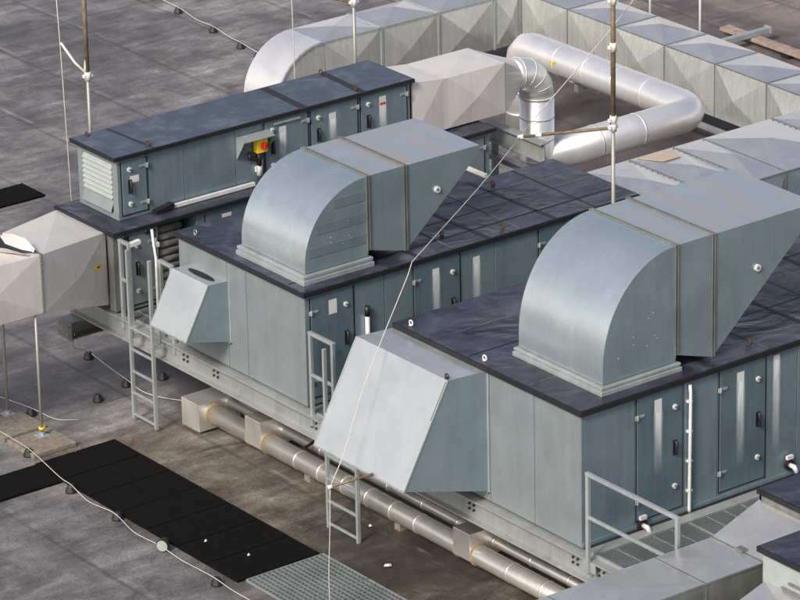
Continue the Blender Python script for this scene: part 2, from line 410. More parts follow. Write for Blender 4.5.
def door(u, x0, x1, z0, z1, y, hinge='l', mat='door', handle=True, sticker=None, streak=0, stz=None, knobs=True, smat='white'):
    b = B(); b.box(x0+.006, x1-.006, y-.016, y+.004, z0, z1); d = b.build('door', mat, u, .005)
    fr = B()
    for (a0, a1, c0, c1) in ((x0-.012, x0+.004, z0, z1+.012), (x1-.004, x1+.012, z0, z1+.012), (x0-.012, x1+.012, z0-.016, z0-.002)):
        fr.box(a0, a1, y-.009, y+.003, c0, c1)
    fr.build('seal_shadow_gap', 'feltedge', d)  # black seal widened so it also paints the door's shadow gap
    hx = x0 if hinge == 'l' else x1; s = 1 if hinge == 'l' else -1
    for z in (z0 + (z1-z0)*.16, z1 - (z1-z0)*.14):
        h = B(); h.box(hx-.03, hx+.03, y-.034, y-.017, z-.03, z+.03); h.box(hx+s*.03, hx+s*.12, y-.028, y-.017, z-.012, z+.022)
        h.tube([(hx, y-.036, z-.035), (hx, y-.036, z+.035)], .014, 8)
        h.build('hinge', 'rail', d, .003)
    ox = x1 if hinge == 'l' else x0
    if handle:
        hh = B(); xx = ox - s*.13; zc = (z0+z1)/2 + .02
        hh.tube([(xx, y-.016, zc-.085), (xx, y-.05, zc-.075), (xx, y-.055, zc), (xx, y-.05, zc+.075), (xx, y-.016, zc+.085)], .017, 8)
        hh.box(xx-.03, xx+.03, y-.022, y-.0165, zc-.10, zc+.10); hh.build('handle', 'black', d)
    if knobs:
        for z in (z0 + (z1-z0)*.19, z1 - (z1-z0)*.15):
            k = B(); xx = ox - s*.13
            k.tube([(xx, y-.0162, z), (xx, y-.032, z)], .036, 12, caps=True, sm=False); k.box(xx-.008, xx+.03, y-.045, y-.032, z-.012, z+.010, 1)
            k.build('latch', ['white', 'trim'], d)
    if sticker:
        sx, sw, sh = sticker; zt = stz if stz else z1 - .07
        k = B(); k.box(sx-sw/2, sx+sw/2, y-.019, y-.0165, zt-sh, zt); k.build('sticker', smat, d)
        if streak:
            k = B(); k.add([(sx-sw/2-.02, y-.0185, zt-sh-streak), (sx+sw/2+.02, y-.0185, zt-sh-streak), (sx+sw/2+.02, y-.0185, zt-sh-.002), (sx-sw/2-.02, y-.0185, zt-sh-.002)], [(0,1,2,3)])
            k.build('runoff_stain', 'streak', d, recalc=False)
    return d
def stain(u, x, w, zt, sh, streak, y):
    k = B(); k.box(x-w/2, x+w/2, y-.004, y-.001, zt-sh, zt); s_ = k.build('sticker', 'white', u)
    k = B(); k.add([(x-w/2-.02, y-.003, zt-sh-streak), (x+w/2+.02, y-.003, zt-sh-streak), (x+w/2+.02, y-.003, zt-sh-.002), (x-w/2-.02, y-.003, zt-sh-.002)], [(0,1,2,3)])
    k.build('runoff_stain', 'streak', s_, recalc=False)
def trap(u, x, y, z):
    b = B(); b.tube([(x, y-.0, z), (x, y-.04, z)], .075, 14, 0, False); b.tube([(x, y-.04, z), (x, y-.12, z-.0), (x+.02, y-.15, z-.07)], .032, 8, 1); b.box(x-.05,x+.05,y-.05,y-.01,z+.08,z+.13,1)
    b.build('drain_trap', ['black', 'white'], u)

def cowl(u, x0, xs, x2, xt, y0, y1, zb, zc, zt, zs1, zs2, fx0, fx1, fy0, fy1, fz):
    """quarter-round discharge elbow, straight piece and bevelled outlet on the roof of a unit"""
    N = 22
    arc = [(x0, zb)] + [(xs - (xs-x0)*math.cos(a), zc + (zt-zc)*math.sin(a)) for a in [math.pi/2*i/N for i in range(N+1)]]
    c = B(); vs = []
    for x, z in arc: vs += [(x, y0, z), (x, y1, z)]
    c.add(vs, [(2*i, 2*i+1, 2*i+3, 2*i+2) for i in range(len(arc)-1)], 0, True)
    root = c.build('exhaust_cowl', 'cowl', u, recalc=False)
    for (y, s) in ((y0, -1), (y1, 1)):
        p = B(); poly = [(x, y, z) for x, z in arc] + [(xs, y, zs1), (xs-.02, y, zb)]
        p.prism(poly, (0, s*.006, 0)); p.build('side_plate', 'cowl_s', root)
        if s < 0:
            sc = B(); rr = random.Random(3)
            for k in range(8):
                a = .12 + .9*rr.random(); q = .25 + .6*rr.random()
                x = xs - (xs-x0)*q*math.cos(a) - .04; z = zb + .15 + (zt-zb)*q*math.sin(a)*.85
                sc.mark(); sc.tube([(x, y-.006, z), (x, y-.014, z)], .009, 6, sm=False)
            sc.each('rivet', 'rail', root)
    e = B(); e.box(x0+.02, xs, y0+.01, y1-.01, zb-.03, zb+.001)
    e.build('elbow_base', 'cowl_s', root)
    # straight section
    s = B(); h = .003
    s.hexa([(xs+h,y0,zs1),(x2-h,y0,zs2),(x2-h,y1,zs2),(xs+h,y1,zs1),(xs+h,y0,zt+.004),(x2-h,y0,zt+.004),(x2-h,y1,zt+.004),(xs+h,y1,zt+.004)])
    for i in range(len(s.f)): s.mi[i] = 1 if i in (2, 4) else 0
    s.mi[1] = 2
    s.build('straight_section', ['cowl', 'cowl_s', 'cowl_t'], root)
    s = B()
    lip = .10
    vs = [(x2+h,y0,zs2),(xt,y0,zt-lip),(xt,y0,zt),(x2+h,y0,zt),(x2+h,y1,zs2),(xt,y1,zt-lip),(xt,y1,zt),(x2+h,y1,zt)]
    s.add(vs, [(3,2,6,7)], 0); s.add(vs, [(0,1,2,3),(4,7,6,5)], 1); s.add(vs, [(1,5,6,2)], 1)
    s.build('bevelled_outlet', ['cowl_t', 'cowl_s'], root, recalc=False)
    gset = B(); n = 14
    for i in range(n):
        t = (i+.5)/n; x = x2 + (xt-x2)*t; z = zs2 + (zt-lip-zs2)*t
        gset.bar((x, y0+.01, z+.02), (x, y1-.01, z+.02), .012)
    for i in range(1, 9):
        y = y0 + (y1-y0)*i/9; gset.bar((x2+.02, y, zs2+.03), (xt-.02, y, zt-lip+.02), .008)
    gset.build('outlet_mesh', 'trim', root)
    for x, za in ((xs, zs1), (x2, zs2)):                 # slip-joint flanges around the duct
        f = B(); w = .018; q = .022
        for dx in (-.021, .021):
            f.box(x+dx-w/2, x+dx+w/2, y0-q, y0-.0062, za, zt+q); f.box(x+dx-w/2, x+dx+w/2, y1+.0062, y1+q, za, zt+q)
            f.box(x+dx-w/2, x+dx+w/2, y0-.006, y1+.006, zt+.005, zt+q)
        f.build('joint_flange', 'trim', root, .004)
    k = B(); xx = x2 + (xt-x2)*.42; zz = zs2 + (zt-zs2)*.62
    k.tube([(xx, y0-.001, zz), (xx, y0-.03, zz)], .045, 12, 0, False); k.tube([(xx, y0-.03, zz), (xx, y0-.034, zz)], .02, 8, 1, False)
    k.build('test_port', ['white', 'trim'], root)
    f = B(); h1 = fz + (zb-fz)*.45
    f.box(fx0, fx1, fy0, fy1, fz, h1); f.box(fx0+.025, fx1-.02, fy0+.025, fy1-.025, h1, h1+.02); f.box(fx0+.012, fx1-.01, fy0+.012, fy1-.012, h1+.02, zb-.02)
    f.build('base_flange', 'rail', root, .006)
    return root
def hood(u, y0, y1, z0, z1, xf, xb, zft, zfb, mat='hood', eyeb=False, hollow=False):
    """wedge-shaped rain hood on the end face x=0: top out to xf, front slopes out to xb"""
    b = B(); X = -.002
    A = lambda y: [(X, y, z0), (xb, y, zfb), (xf, y, zft), (X, y, z1)]
    L, R = A(y1), A(y0)
    b.add(L+R, [(1,2,6,5)], 0)                            # front sheet
    b.add(L+R, [(2,3,7,6)], 2)                            # top sheet
    b.add(L+R, [(0,3,2,1),(4,5,6,7)], 1); b.add(L+R, [(0,1,5,4)], 1)
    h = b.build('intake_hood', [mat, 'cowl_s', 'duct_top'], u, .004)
    f = B(); w = .03
    f.box(-.014, -.0005, y0-w, y0-.001, z0-w, z1+.0); f.box(-.014, -.0005, y1+.001, y1+w, z0-w, z1); f.box(-.014, -.0005, y0-w, y1+w, z0-w, z0-.001)
    f.build('wall_flange', 'rail', h, .003)
    f = B()                                               # folded edges along the front sheet
    for y in (y0, y1): f.bar((xf-.004, y, zft+.002), (xb-.004, y, zfb-.002), .016, .016)
    f.bar((xb-.004, y0, zfb-.004), (xb-.004, y1, zfb-.004), .018, .018)
    f.build('folded_edge', 'rail', h)
    if eyeb:
        e = eye(h, xf+.03, y0+.06, zft+.004, 'black', .03)
        for yy in (y0-.009,):
            k = B(); k.bar((xf-.013, y0+.02, zft-.02), (xf-.013-.35*(xf-xb)/1, y0+.02, zft-.02-.35*(zft-zfb)), .02, .006); k.build('rust_stain', 'orange', h)
    return h

# ------------------------------------------------------------------ nearest unit (right)
u3 = thing('ventilation_unit', (3.5, 1.8, 0), 'teal ventilation unit with the tallest curved exhaust cowl and the big sloping hood', 'ventilation unit', 'rooftop ventilation units')
casing(u3, 0, 7.2, 0, 3.65, .012, 1.78, [.84, 1.64, 2.18, 2.98, 3.5, 4.4, 5.4, 6.3], [.91, 1.79], 'panel', 'panel_lit')
b = B(); b.box(.04, 7.1, .04, 3.6, -.02, .014); b.build('base_skid', 'dark', u3)
b = B(); b.box(0.0, 7.2, -.02, .0, .014, .07); b.build('base_rail', 'panel', u3, .003)
roof_slab(u3, [(-.05,-.05),(7.3,-.05),(7.3,3.7),(-.05,3.7)], 1.77, .075, seams=[((0,1.0),(7.2,1.02),.025,2),((0,2.2),(7.2,2.15),.025,1),((0,2.9),(7.2,2.92),.02,2),((2.1,.0),(2.16,3.66),.07,1),((3.0,0),(2.95,3.66),.03,2),((3.9,0),(3.85,3.66),.07,1),((4.5,0),(4.55,3.66),.03,2),((5.2,0),(5.25,3.66),.07,1)])
door(u3, .86, 1.60, .12, 1.73, 0, 'l', 'door', True, (1.20, .115, .17), .85)
door(u3, 2.20, 2.96, .12, 1.73, 0, 'l', 'door', True, (2.54, .115, .12), 1.2)
door(u3, 3.9, 4.7, .12, 1.73, 0, 'l', 'door', True, (4.3, .11, .12), 1.0)
stain(u3, 3.15, .10, 1.72, .06, 1.35, 0)
b = B(); b.tube([(1.70, -.035, .0), (1.69, -.04, .06), (1.70, -.045, 1.6), (1.70, -.03, 1.72)], .022, 8)
for z in (.3, .7, 1.1, 1.5): b.box(1.665, 1.735, -.05, -.001, z-.015, z+.015)
b.build('conduit', 'white', u3)
trap(u3, .93, -.02, .06); trap(u3, 3.35, -.02, .18)
for (x, y) in ((.06, 3.45), (.06, 1.95), (2.9, .25), (4.6, .25)): eye(u3, x, y, 1.85, 'white' if x < 1 else 'orange')
c3 = cowl(u3, .495, 1.667, 2.26, 3.97, .197, 1.81, 1.975, 2.15, 3.49, 2.05, 1.87, .43, 1.72, .137, 1.87, 1.845)
h3 = hood(u3, 1.83, 3.70, .135, 1.765, -.61, -1.32, 1.80, .505, eyeb=True)

# ------------------------------------------------------------------ middle unit
u2 = thing('ventilation_unit', (2.8, 7.1, 0), 'middle teal ventilation unit with a small sloping hood on its end face coloured as lit', 'ventilation unit', 'rooftop ventilation units')
casing(u2, 0, 5.60, 5.67, 7.45, .012, 1.58, [.80, 1.30, 1.76, 2.56, 3.16, 3.9, 4.7], [7.0], 'panel', 'panel_lit')
b = B(); b.box(0, .011, 7.455, 8.57, .012, 1.57); b.box(.012, 4.4, 7.455, 8.57, .012, 1.57); b.build('end_extension', 'panel_lit', u2, .003)
b = B(); b.box(.04, 5.5, 5.71, 8.5, -.02, .014); b.build('base_skid', 'dark', u2)
roof_slab(u2, [(-.05,5.62),(5.68,5.62),(5.68,7.52),(4.46,7.52),(4.46,8.62),(-.05,8.62)], 1.57, .07,
          seams=[((0,6.02),(5.6,6.05),.035,1),((2.2,6.55),(5.6,6.6),.025,2),((1.9,5.66),(1.95,8.5),.07,1),((2.45,5.66),(2.5,8.5),.03,2),((3.05,5.66),(3.0,8.5),.07,1),((3.6,5.66),(3.62,7.5),.03,2),((4.2,5.66),(4.15,7.5),.07,1),((4.9,5.66),(4.92,7.5),.03,1),((2,7.05),(5.6,7.03),.03,2)])
door(u2, .08, .78, .12, 1.52, 5.67, 'l', 'door', True, (.44, .13, .20), 0, 1.43)
door(u2, 1.78, 2.56, .12, 1.52, 5.67, 'l', 'door', True, (2.15, .11, .10), .75, 1.43)
door(u2, 3.92, 4.66, .12, 1.52, 5.67, 'l', 'door', False, (4.3, .11, .10), .6, 1.43)
stain(u2, 2.85, .11, 1.42, .10, .75, 5.67)
b = B(); b.tube([(.98, 5.63, .1), (.98, 5.63, 1.06)], .032, 10); b.build('conduit', 'white', u2)
b = B(); b.tube([(.98, 5.63, 1.062), (.98, 5.63, 1.2)], .036, 10); b.build('conduit_cap', 'black', u2)
trap(u2, .62, 5.65, .1)
b = B(); b.box(4.475, 4.52, 7.535, 8.55, 1.60, 1.68); b.build('upstand_flashing', 'white', u2, .003)
for (x, y, m_) in ((4.35, 7.2, 'orange'), (3.4, 5.8, 'orange'), (.1, 8.3, 'trim'), (2.6, 6.1, 'orange')): eye(u2, x, y, 1.645, m_)
c2 = cowl(u2, .168, 1.212, 1.83, 3.09, 5.878, 7.30, 1.79, 1.87, 2.898, 1.86, 1.70, .10, 1.26, 5.818, 7.36, 1.642)
b = B()
for z in (1.98, 2.28, 2.58):
    xa_ = 1.24 - 1.07*math.sqrt(max(0, 1-((z+.13-1.85)/1.05)**2)) + .03; b.mark(); b.box(xa_, 1.19, 5.867, 5.8715, z, z+.13)
b.each('side_stripe', 'band', c2)  # thin proud stripes in a darker tone across the cowl side
h2 = hood(u2, 7.408, 8.24, .39, 1.27, -.33, -.72, 1.285, .565)
b = B()
vs = []
for i in range(20):
    a = 2*math.pi*i/20; vs.append((-.17 + .06*math.cos(a), 7.80 + .30*math.sin(a), 1.2855))
b.prism(vs, (0, 0, .002)); b.build('dark_stain', 'feltedge', h2)

# ------------------------------------------------------------------ far unit: lower box and upper box
u1 = thing('ventilation_unit', (3.2, 10.7, 0), 'long low ventilation unit with a black felt deck carrying the louvred unit', 'ventilation unit', 'rooftop ventilation units')
b = B(); b.box(0, .62, 10.01, 11.39, .012, 1.17); b.build('end_casing', 'panel_lit', u1, .004)
b = B(); b.box(1.28, 6.5, 10.01, 11.39, .012, 1.17); b.build('casing', 'panel', u1, .004)
b = B(); b.box(.62, 1.28, 10.35, 11.35, .012, 1.15); b.box(.621, 1.279, 10.02, 10.6, .012, .05); b.build('recess_back', 'dark', u1)
b = B()
for k in range(9):
    z = .12 + k*.115; b.tube([(.66, 10.22, z), (.66, 10.12, z), (1.0, 10.10, z), (1.02, 10.3, z)], .062, 8)
b.build('bellows', 'bellow', u1)
door(u1, .12, .56, .08, 1.10, 10.01, 'r', 'panel_lit', True, None, 0, None, True)
door(u1, 1.42, 2.3, .08, 1.10, 10.01, 'l', 'door', True, (1.78, .16, .08), 0, 1.06)
door(u1, 5.75, 6.4, .08, 1.10, 10.01, 'r', 'panel_lit', True, None)
b = B(); b.box(-.10, -.001, 10.06, 10.2, .02, 1.16); b.box(-.10, -.001, 11.3, 11.38, .02, 1.16); b.box(-.1,-.001,10.2,11.3,1.08,1.16); b.build('end_frame', 'trim', u1, .004)
roof_slab(u1, [(-.16,9.95),(6.6,9.95),(6.6,11.45),(-.16,11.45)], 1.17, .055, 'felt_deck')
b = B()
for (x, y) in ((.02, 9.93), (.4, 9.93)): b.mark(); b.tube([(x, y, 1.13), (x, y+.03, 1.13)], .04, 8)
b.each('deck_fixing', 'black', u1)

u0 = thing('ventilation_unit', (2.8, 10.85, 1.23), 'louvred grey green unit with a blue felt roof stacked on the felt deck', 'ventilation unit', 'rooftop ventilation units')
Z0, Z1 = 1.232, 2.13; Y0, Y1, X0, X1 = 10.311, 11.29, .197, 5.29
b = B(); b.box(X0+.012, X1, Y0+.012, Y1, Z0, Z1); b.build('core', 'dark', u0)
b = B(); J = [X0, .245, .70, 1.3, 2.18, 2.66, 3.47, 4.36, X1]
for i in range(len(J)-1): b.box(J[i]+.004, J[i+1]-.004, Y0, Y0+.011, Z0, Z1-.005)
b.box(X0+.02, X1, Y1-.0, Y1+.01, Z0, Z1-.005); b.build('side_panels', 'panel', u0, .003)
b = B()
for (y0_, y1_, z0_, z1_) in ((Y0, Y0+.13, Z0, Z1-.005), (Y1-.12, Y1+.01, Z0, Z1-.005), (Y0+.13, Y1-.12, Z0, Z0+.09), (Y0+.13, Y1-.12, Z1-.09, Z1-.005)):
    b.box(X0-.012, X0+.011, y0_, y1_, z0_, z1_)
b.build('louvre_frame', 'panel_lit', u0, .004)
b = B()
for k in range(7):
    z = Z0 + .30 + k*.073
    b.hexa([(X0-.03,Y0+.13,z-.012),(X0-.024,Y0+.13,z-.012),(X0-.024,Y1-.12,z-.012),(X0-.03,Y1-.12,z-.012),(X0+.010,Y0+.13,z+.055),(X0+.016,Y0+.13,z+.055),(X0+.016,Y1-.12,z+.055),(X0+.010,Y1-.12,z+.055)])
b.build('louvre', 'cream', u0)
b = B(); b.hexa([(X0-.06,Y0+.13,Z0+.10),(X0-.045,Y0+.13,Z0+.10),(X0-.045,Y1-.12,Z0+.10),(X0-.06,Y1-.12,Z0+.10),(X0-.005,Y0+.13,Z0+.27),(X0+.01,Y0+.13,Z0+.27),(X0+.01,Y1-.12,Z0+.27),(X0-.005,Y1-.12,Z0+.27)]); b.build('louvre_flap', 'panel_lit', u0, .008)
door(u0, .25, .67, Z0+.07, Z1-.06, Y0, 'r', 'panel', True, (.46, .15, .10), 0, Z0+.62)
door(u0, 2.69, 3.45, Z0+.06, Z1-.04, Y0, 'r', 'panel', True, (3.0, .12, .09), .42, Z1-.14)
door(u0, 3.50, 4.33, Z0+.06, Z1-.04, Y0, 'r', 'panel', True, (3.88, .12, .09), .42, Z1-.14)
d_ = door(u0, 4.39, 5.22, Z0+.06, Z1-.04, Y0, 'r', 'panel', True, (4.78, .12, .26), .35, Z1-.09)
b = B(); b.box(4.735, 4.775, Y0-.0205, Y0-.0195, Z1-.225, Z1-.185); b.box(4.785, 4.825, Y0-.0205, Y0-.0195, Z1-.225, Z1-.185); b.box(4.72,4.84,Y0-.0203,Y0-.0195,Z1-.21,Z1-.2); b.build('red_mark', 'red', d_)
b = B(); b.box(2.85, 3.3, Y0-.04, Y0-.001, Z1-.085, Z1-.06); b.build('lamp_strip', 'cream', u0)
roof_slab(u0, [(X0-.09,Y0-.06),(X1+.05,Y0-.06),(X1+.05,Y1+.09),(X0-.09,Y1+.09)], Z1, .06, 'felt_roof', 'felt_b',
          seams=[((.78,Y0-.03),(.72,Y1+.05),.045,1),((3.36,Y0-.03),(3.42,Y1+.05),.13,1),((4.40,Y0-.03),(4.46,Y1+.05),.12,1)])
for (x, y) in ((.33, 11.26), (.78, 10.40), (4.42, 11.3), (4.40, 10.42)): eye(u0, x, y, Z1+.06, 'orange')
# isolator switch under its little canopy, with cables
sw = B(); sw.box(2.48, 2.66, Y0-.13, Y0-.02, 1.72, 1.93); sw = sw.build('isolator_switch', 'yellow', u0, .008)
b = B(); b.tube([(2.58, Y0-.131, 1.825), (2.58, Y0-.165, 1.825)], .055, 12, 0, False); b.box(2.565, 2.595, Y0-.185, Y0-.165, 1.775, 1.875); b.build('switch_knob', 'red', sw)
b = B(); b.hexa([(2.20,Y0-.20,1.955),(2.74,Y0-.20,1.955),(2.74,Y0-.02,1.995),(2.20,Y0-.02,1.995),(2.20,Y0-.20,1.965),(2.74,Y0-.20,1.965),(2.74,Y0-.02,2.005),(2.20,Y0-.02,2.005)])
b.prism([(2.20,Y0-.20,1.955),(2.20,Y0-.005,2.0),(2.20,Y0-.005,1.66)], (.008,0,0)); b.prism([(2.732,Y0-.20,1.955),(2.732,Y0-.005,2.0),(2.732,Y0-.005,1.66)], (.008,0,0)); b.build('switch_canopy', 'rail', u0)
b = B(); b.mark(); b.tube([(2.40,Y0-.05,1.74),(2.38,Y0-.06,1.66),(2.48,Y0-.06,1.62),(2.54,Y0-.05,1.66)], .03, 8); b.tube([(2.55,Y0-.06,1.72),(2.55,Y0-.06,1.52)], .04, 8)
b.mark(); b.tube([(2.56,Y0-.04,1.40),(2.56,Y0-.04,1.2)], .03, 8); b.each('switch_cable', 'black', u0)
b = B(); b.tube([(2.57,Y0-.04,1.6),(2.56,Y0-.04,1.36)], .045, 8); b.box(2.5,2.56,Y0-.05,Y0-.01,1.42,1.5); b.build('conduit', 'white', u0)
b = B(); b.bar((1.02, Y0-.06, Z0+.03), (2.45, Y0-.06, Z0+.03), .05, .05); b.build('cable_trunking', 'white', u0)
b = B(); b.bar((.72, Y0-.09, Z0+.02), (1.04, Y0-.06, Z0+.06), .10, .07); b.build('trunking_cover', 'black', u0)

# ------------------------------------------------------------------ units at the bottom right corner
u4 = thing('ventilation_unit', (3, -3, 0), 'low black roofed ventilation unit fed by the smooth blue grey duct', 'ventilation unit', 'rooftop ventilation units')
b = B(); b.box(1.1, 6, -3.4, -2.06, .012, 1.13); b.build('casing', 'panel_lit', u4, .004)
b = B(); b.box(1.07, 1.099, -3.4, -2.02, 1.055, 1.13); b.box(1.07, 6, -2.059, -2.02, 1.055, 1.13); b.build('eaves_trim', 'trim', u4, .004)
roof_slab(u4, [(1.05,-3.45),(6,-3.45),(6,-1.99),(1.05,-1.99)], 1.135, .07)
u5 = thing('ventilation_unit', (2, -4.2, 0), 'cream walled ventilation unit with a black felt roof and slotted trims', 'ventilation unit', 'rooftop ventilation units')
b = B(); b.box(.02, 5, -5.5, -3.26, .012, 1.14); b.build('casing', 'cream', u5, .004)
b = B(); b.box(-.012, .019, -5.3, -3.72, .90, .925); b.box(-.006, .019, -5.3, -3.60, .80, .83); b.build('slot_trim', 'trim', u5, .003)
roof_slab(u5, [(-.03,-5.6),(5,-5.6),(5,-3.2),(-.03,-3.2)], 1.14, .07)

# ------------------------------------------------------------------ rectangular ducts
def flange(b, pts, d, mi=0, w=.03):
    """ring of bars round a rectangular duct section"""
    b.mark()
    for i in range(4): b.bar(pts[i], pts[(i+1) % 4], w, w, mi)
def duct_run(b, sec, h=.02, mi_top=0, mi_side=0):
    """sec: list of 4-corner sections (a bottom near, b bottom far, c top far, d top near); cross-broken panels between"""
    for s0, s1 in zip(sec[:-1], sec[1:]):
        b.xpanel(s0[0], s1[0], s1[3], s0[3], h, mi_side)      # near side
        b.xpanel(s0[3], s1[3], s1[2], s0[2], h, mi_top)       # top
        b.xpanel(s0[2], s1[2], s1[1], s0[1], h, mi_side)      # far side
        b.xpanel(s0[1], s1[1], s1[0], s0[0], h, mi_side)      # bottom
# left duct feeding the long low unit
t = thing('rectangular_duct', (-1.5, 10.2, .5), 'dull galvanised duct flaring out to the end of the stacked unit, yellow label on it', 'duct', 'sheet metal ducts')
S = lambda x, y0, y1, z0, z1: [(x,y0,z0),(x,y1,z0),(x,y1,z1),(x,y0,z1)]
secs = [S(-4.6,9.62,10.66,.53,1.375), S(-3.1,9.62,10.66,.53,1.375), S(-1.56,9.62,10.66,.53,1.375)]
b = B(); duct_run(b, secs, .05); b.build('straight_section', 'duct_w', t)
b = B(); duct_run(b, [S(-1.52,9.62,10.66,.53,1.375), S(-.11,10.22,11.42,.085,1.165)], .075); tr = b.build('transition', 'duct_w', t)
b = B(); flange(b, S(-1.54,9.62,10.66,.53,1.375), 0); flange(b, S(-3.1,9.62,10.66,.53,1.375), 0)
for i in range(9):
    b.mark(); b.tube([(-1.565, 9.60, .56+i*.1), (-1.565, 9.585, .56+i*.1)], .014, 6)
b.each('flange', 'trim', t)
b = B(); P_ = Vector((-.47, 10.05, .73))
import mathutils
nv = (Vector((-.11,10.22,.085)) - Vector((-1.52,9.62,.53))).cross(Vector((-1.52,9.62,1.375)) - Vector((-1.52,9.62,.53))).normalized()
ax = Vector((1, .42, 0)).normalized(); up = Vector((0,0,1))
# label lies on the right-hand facet of the cross-broken side
a_, b_, c_, d_ = Vector((-1.52,9.62,.53)), Vector((-.11,10.22,.085)), Vector((-.11,10.22,1.165)), Vector((-1.52,9.62,1.375))
n_ = (b_-a_).cross(d_-a_).normalized(); m_ = (a_+b_+c_+d_)/4 + n_*.075
fn = (c_-b_).cross(m_-b_).normalized()
if fn.dot(Vector((0,-1,0))) < 0: fn = -fn
ctr = (b_+c_+m_)/3 + (c_-b_)*.06 + fn*.004
ux = (m_-(b_+c_)/2); ux = -(ux - fn*ux.dot(fn)).normalized(); uz = fn.cross(ux); uz = uz if uz.z > 0 else -uz
ring = [ctr + ux*.105*math.cos(q) * (1 if abs(math.cos(q)) > .3 else 1) + uz*.034*max(-1, min(1, 1.6*math.sin(q))) for q in [2*math.pi*i/24 for i in range(24)]]
b.prism(ring, fn*.003); lab = b.build('duct_label', 'yellow', tr)
b = B(); b.bar(ctr - ux*.035 + fn*.0045, ctr + ux*.03 + fn*.0045, .004, .024); b.build('label_print', 'feltedge', lab)
# torn lagging on the straight part: a raised lip over a dark opening
b = B(); base = 1.41
pts = [(-1.66,10.46),(-1.75,10.2),(-1.70,9.86),(-1.62,9.7),(-1.88,9.86),(-2.05,10.18),(-1.95,10.42)]
b.prism([(x, y, base) for x, y in pts], (0, 0, .006)); b.build('torn_opening', 'feltedge', t)
b = B()
b.add([(-1.62,9.68,base),(-1.70,9.86,base),(-1.75,10.2,base),(-1.66,10.46,base),(-1.60,9.68,base+.05),(-1.60,9.9,base+.13),(-1.62,10.2,base+.12),(-1.60,10.48,base+.04)], [(0,1,5,4),(1,2,6,5),(2,3,7,6)], 0, True)
b.add([(-2.07,10.18,base),(-1.88,9.86,base),(-1.7,9.66,base),(-2.1,10.1,base+.08),(-1.95,9.85,base+.09),(-1.78,9.62,base+.03)], [(0,1,4,3),(1,2,5,4)], 0, True)
b.build('torn_lip', 'duct_w', t)

# back ducts: elbow out of the roof, run to the corner, run to the right
t = thing('rectangular_duct', (11, 18.2, G), 'cross braced duct that rises from the roof in a bright round elbow', 'duct', 'sheet metal ducts')
zb, zt = -.9, 0.0; yn, yf = 17.77, 18.71
xs_ = [9.15, 10.35, 11.55, 12.75, 13.3]
b = B(); duct_run(b, [S(x, yn, yf, zb, zt) for x in xs_], .10, 1); b.build('straight_section', ['duct', 'duct_top'], t)
N = 12; ro = .98
arc = [(9.15 - ro*math.cos(q), -.98 + ro*math.sin(q)) for q in [math.pi/2*i/N for i in range(N+1)]]
b = B(); vs = []
pp = [(9.15-ro, G)] + arc
for x, z in pp: vs += [(x, yn, z), (x, yf, z)]
b.add(vs, [(2*i, 2*i+1, 2*i+3, 2*i+2) for i in range(len(pp)-1)], 0, True); b.build('elbow_skin', 'pipe', t, recalc=False)
for y, s in ((yn, 1), (yf, -1)):
    b = B(); c0 = (9.17, y - .03*s, -.9)
    for p, q in zip(pp[:-1], pp[1:]) if False else [(pp[i], pp[min(i+3, len(pp)-1)]) for i in range(0, len(pp)-1, 3)]: b.add([c0, (p[0], y, p[1]), (q[0], y, q[1])], [(0,1,2)])
    b.add([c0, (9.15, y, 0), (9.15, y, -.9)], [(0,1,2)]); b.add([c0, (9.15, y, G), (9.15-ro, y, G)], [(0,1,2)])
    b.build('elbow_cheek', 'duct', t)
b = B()
for x in xs_[1:-1]: flange(b, S(x, yn, yf, zb, zt), 0, 0, .04)
b.mark()
for i in range(N):
    b.bar((pp[i+1][0], yn, pp[i+1][1]), (pp[min(i+2, N+1)][0], yn, pp[min(i+2, N+1)][1]), .035) if i < N else None
b.mark(); b.bar((9.15, yn, 0.0), (13.3, yn, 0.0), .035)
b.each('flange', 'rail', t)
b = B()
for x in (10.2, 12.6): b.mark(); b.box(x-.05, x+.05, yn+.1, yf-.1, G, zb-.04)
b.each('foot', 'trim', t)
t = thing('rectangular_duct', (13.8, 13, G), 'long cross braced duct running behind the bend of the shiny round pipe', 'duct', 'sheet metal ducts')
xn, xf_ = 13.30, 14.22
ys_ = [18.71, 17.73, 16.5, 15.25, 14.0, 12.75, 11.5, 10.25, 9.0, 7.75]
b = B()
sec = [[(xn,y,zb),(xf_,y,zb),(xf_,y,zt),(xn,y,zt)] for y in ys_]
for s0, s1 in zip(sec[:-1], sec[1:]):
    h = .10
    b.xpanel(s0[0], s0[3], s1[3], s1[0], -h); b.xpanel(s0[3], s0[2], s1[2], s1[3], -h, 1)
    b.xpanel(s0[2], s0[1], s1[1], s1[2], -h); b.add(s0[:2] + s1[:2], [(0,1,3,2)])
b.build('straight_section', ['duct', 'duct_top'], t)
b = B()
for y in ys_[1:]: flange(b, [(xn,y,zb),(xf_,y,zb),(xf_,y,zt),(xn,y,zt)], 0, 0, .022)
b.mark(); b.bar((xn, 17.7, .004), (xn, 7.8, .004), .014); b.each('flange', 'trim', t)
b = B()
for y in (16.6, 14.2, 11.8, 9.3): b.mark(); b.box(xn+.15, xf_-.1, y-.05, y+.05, G, zb-.05)
b.mark(); b.bar((xn-.12, 13.6, zb-.16), (xn-.12, 7.8, zb-.16), .12, .05)
b.each('foot', 'rail', t)
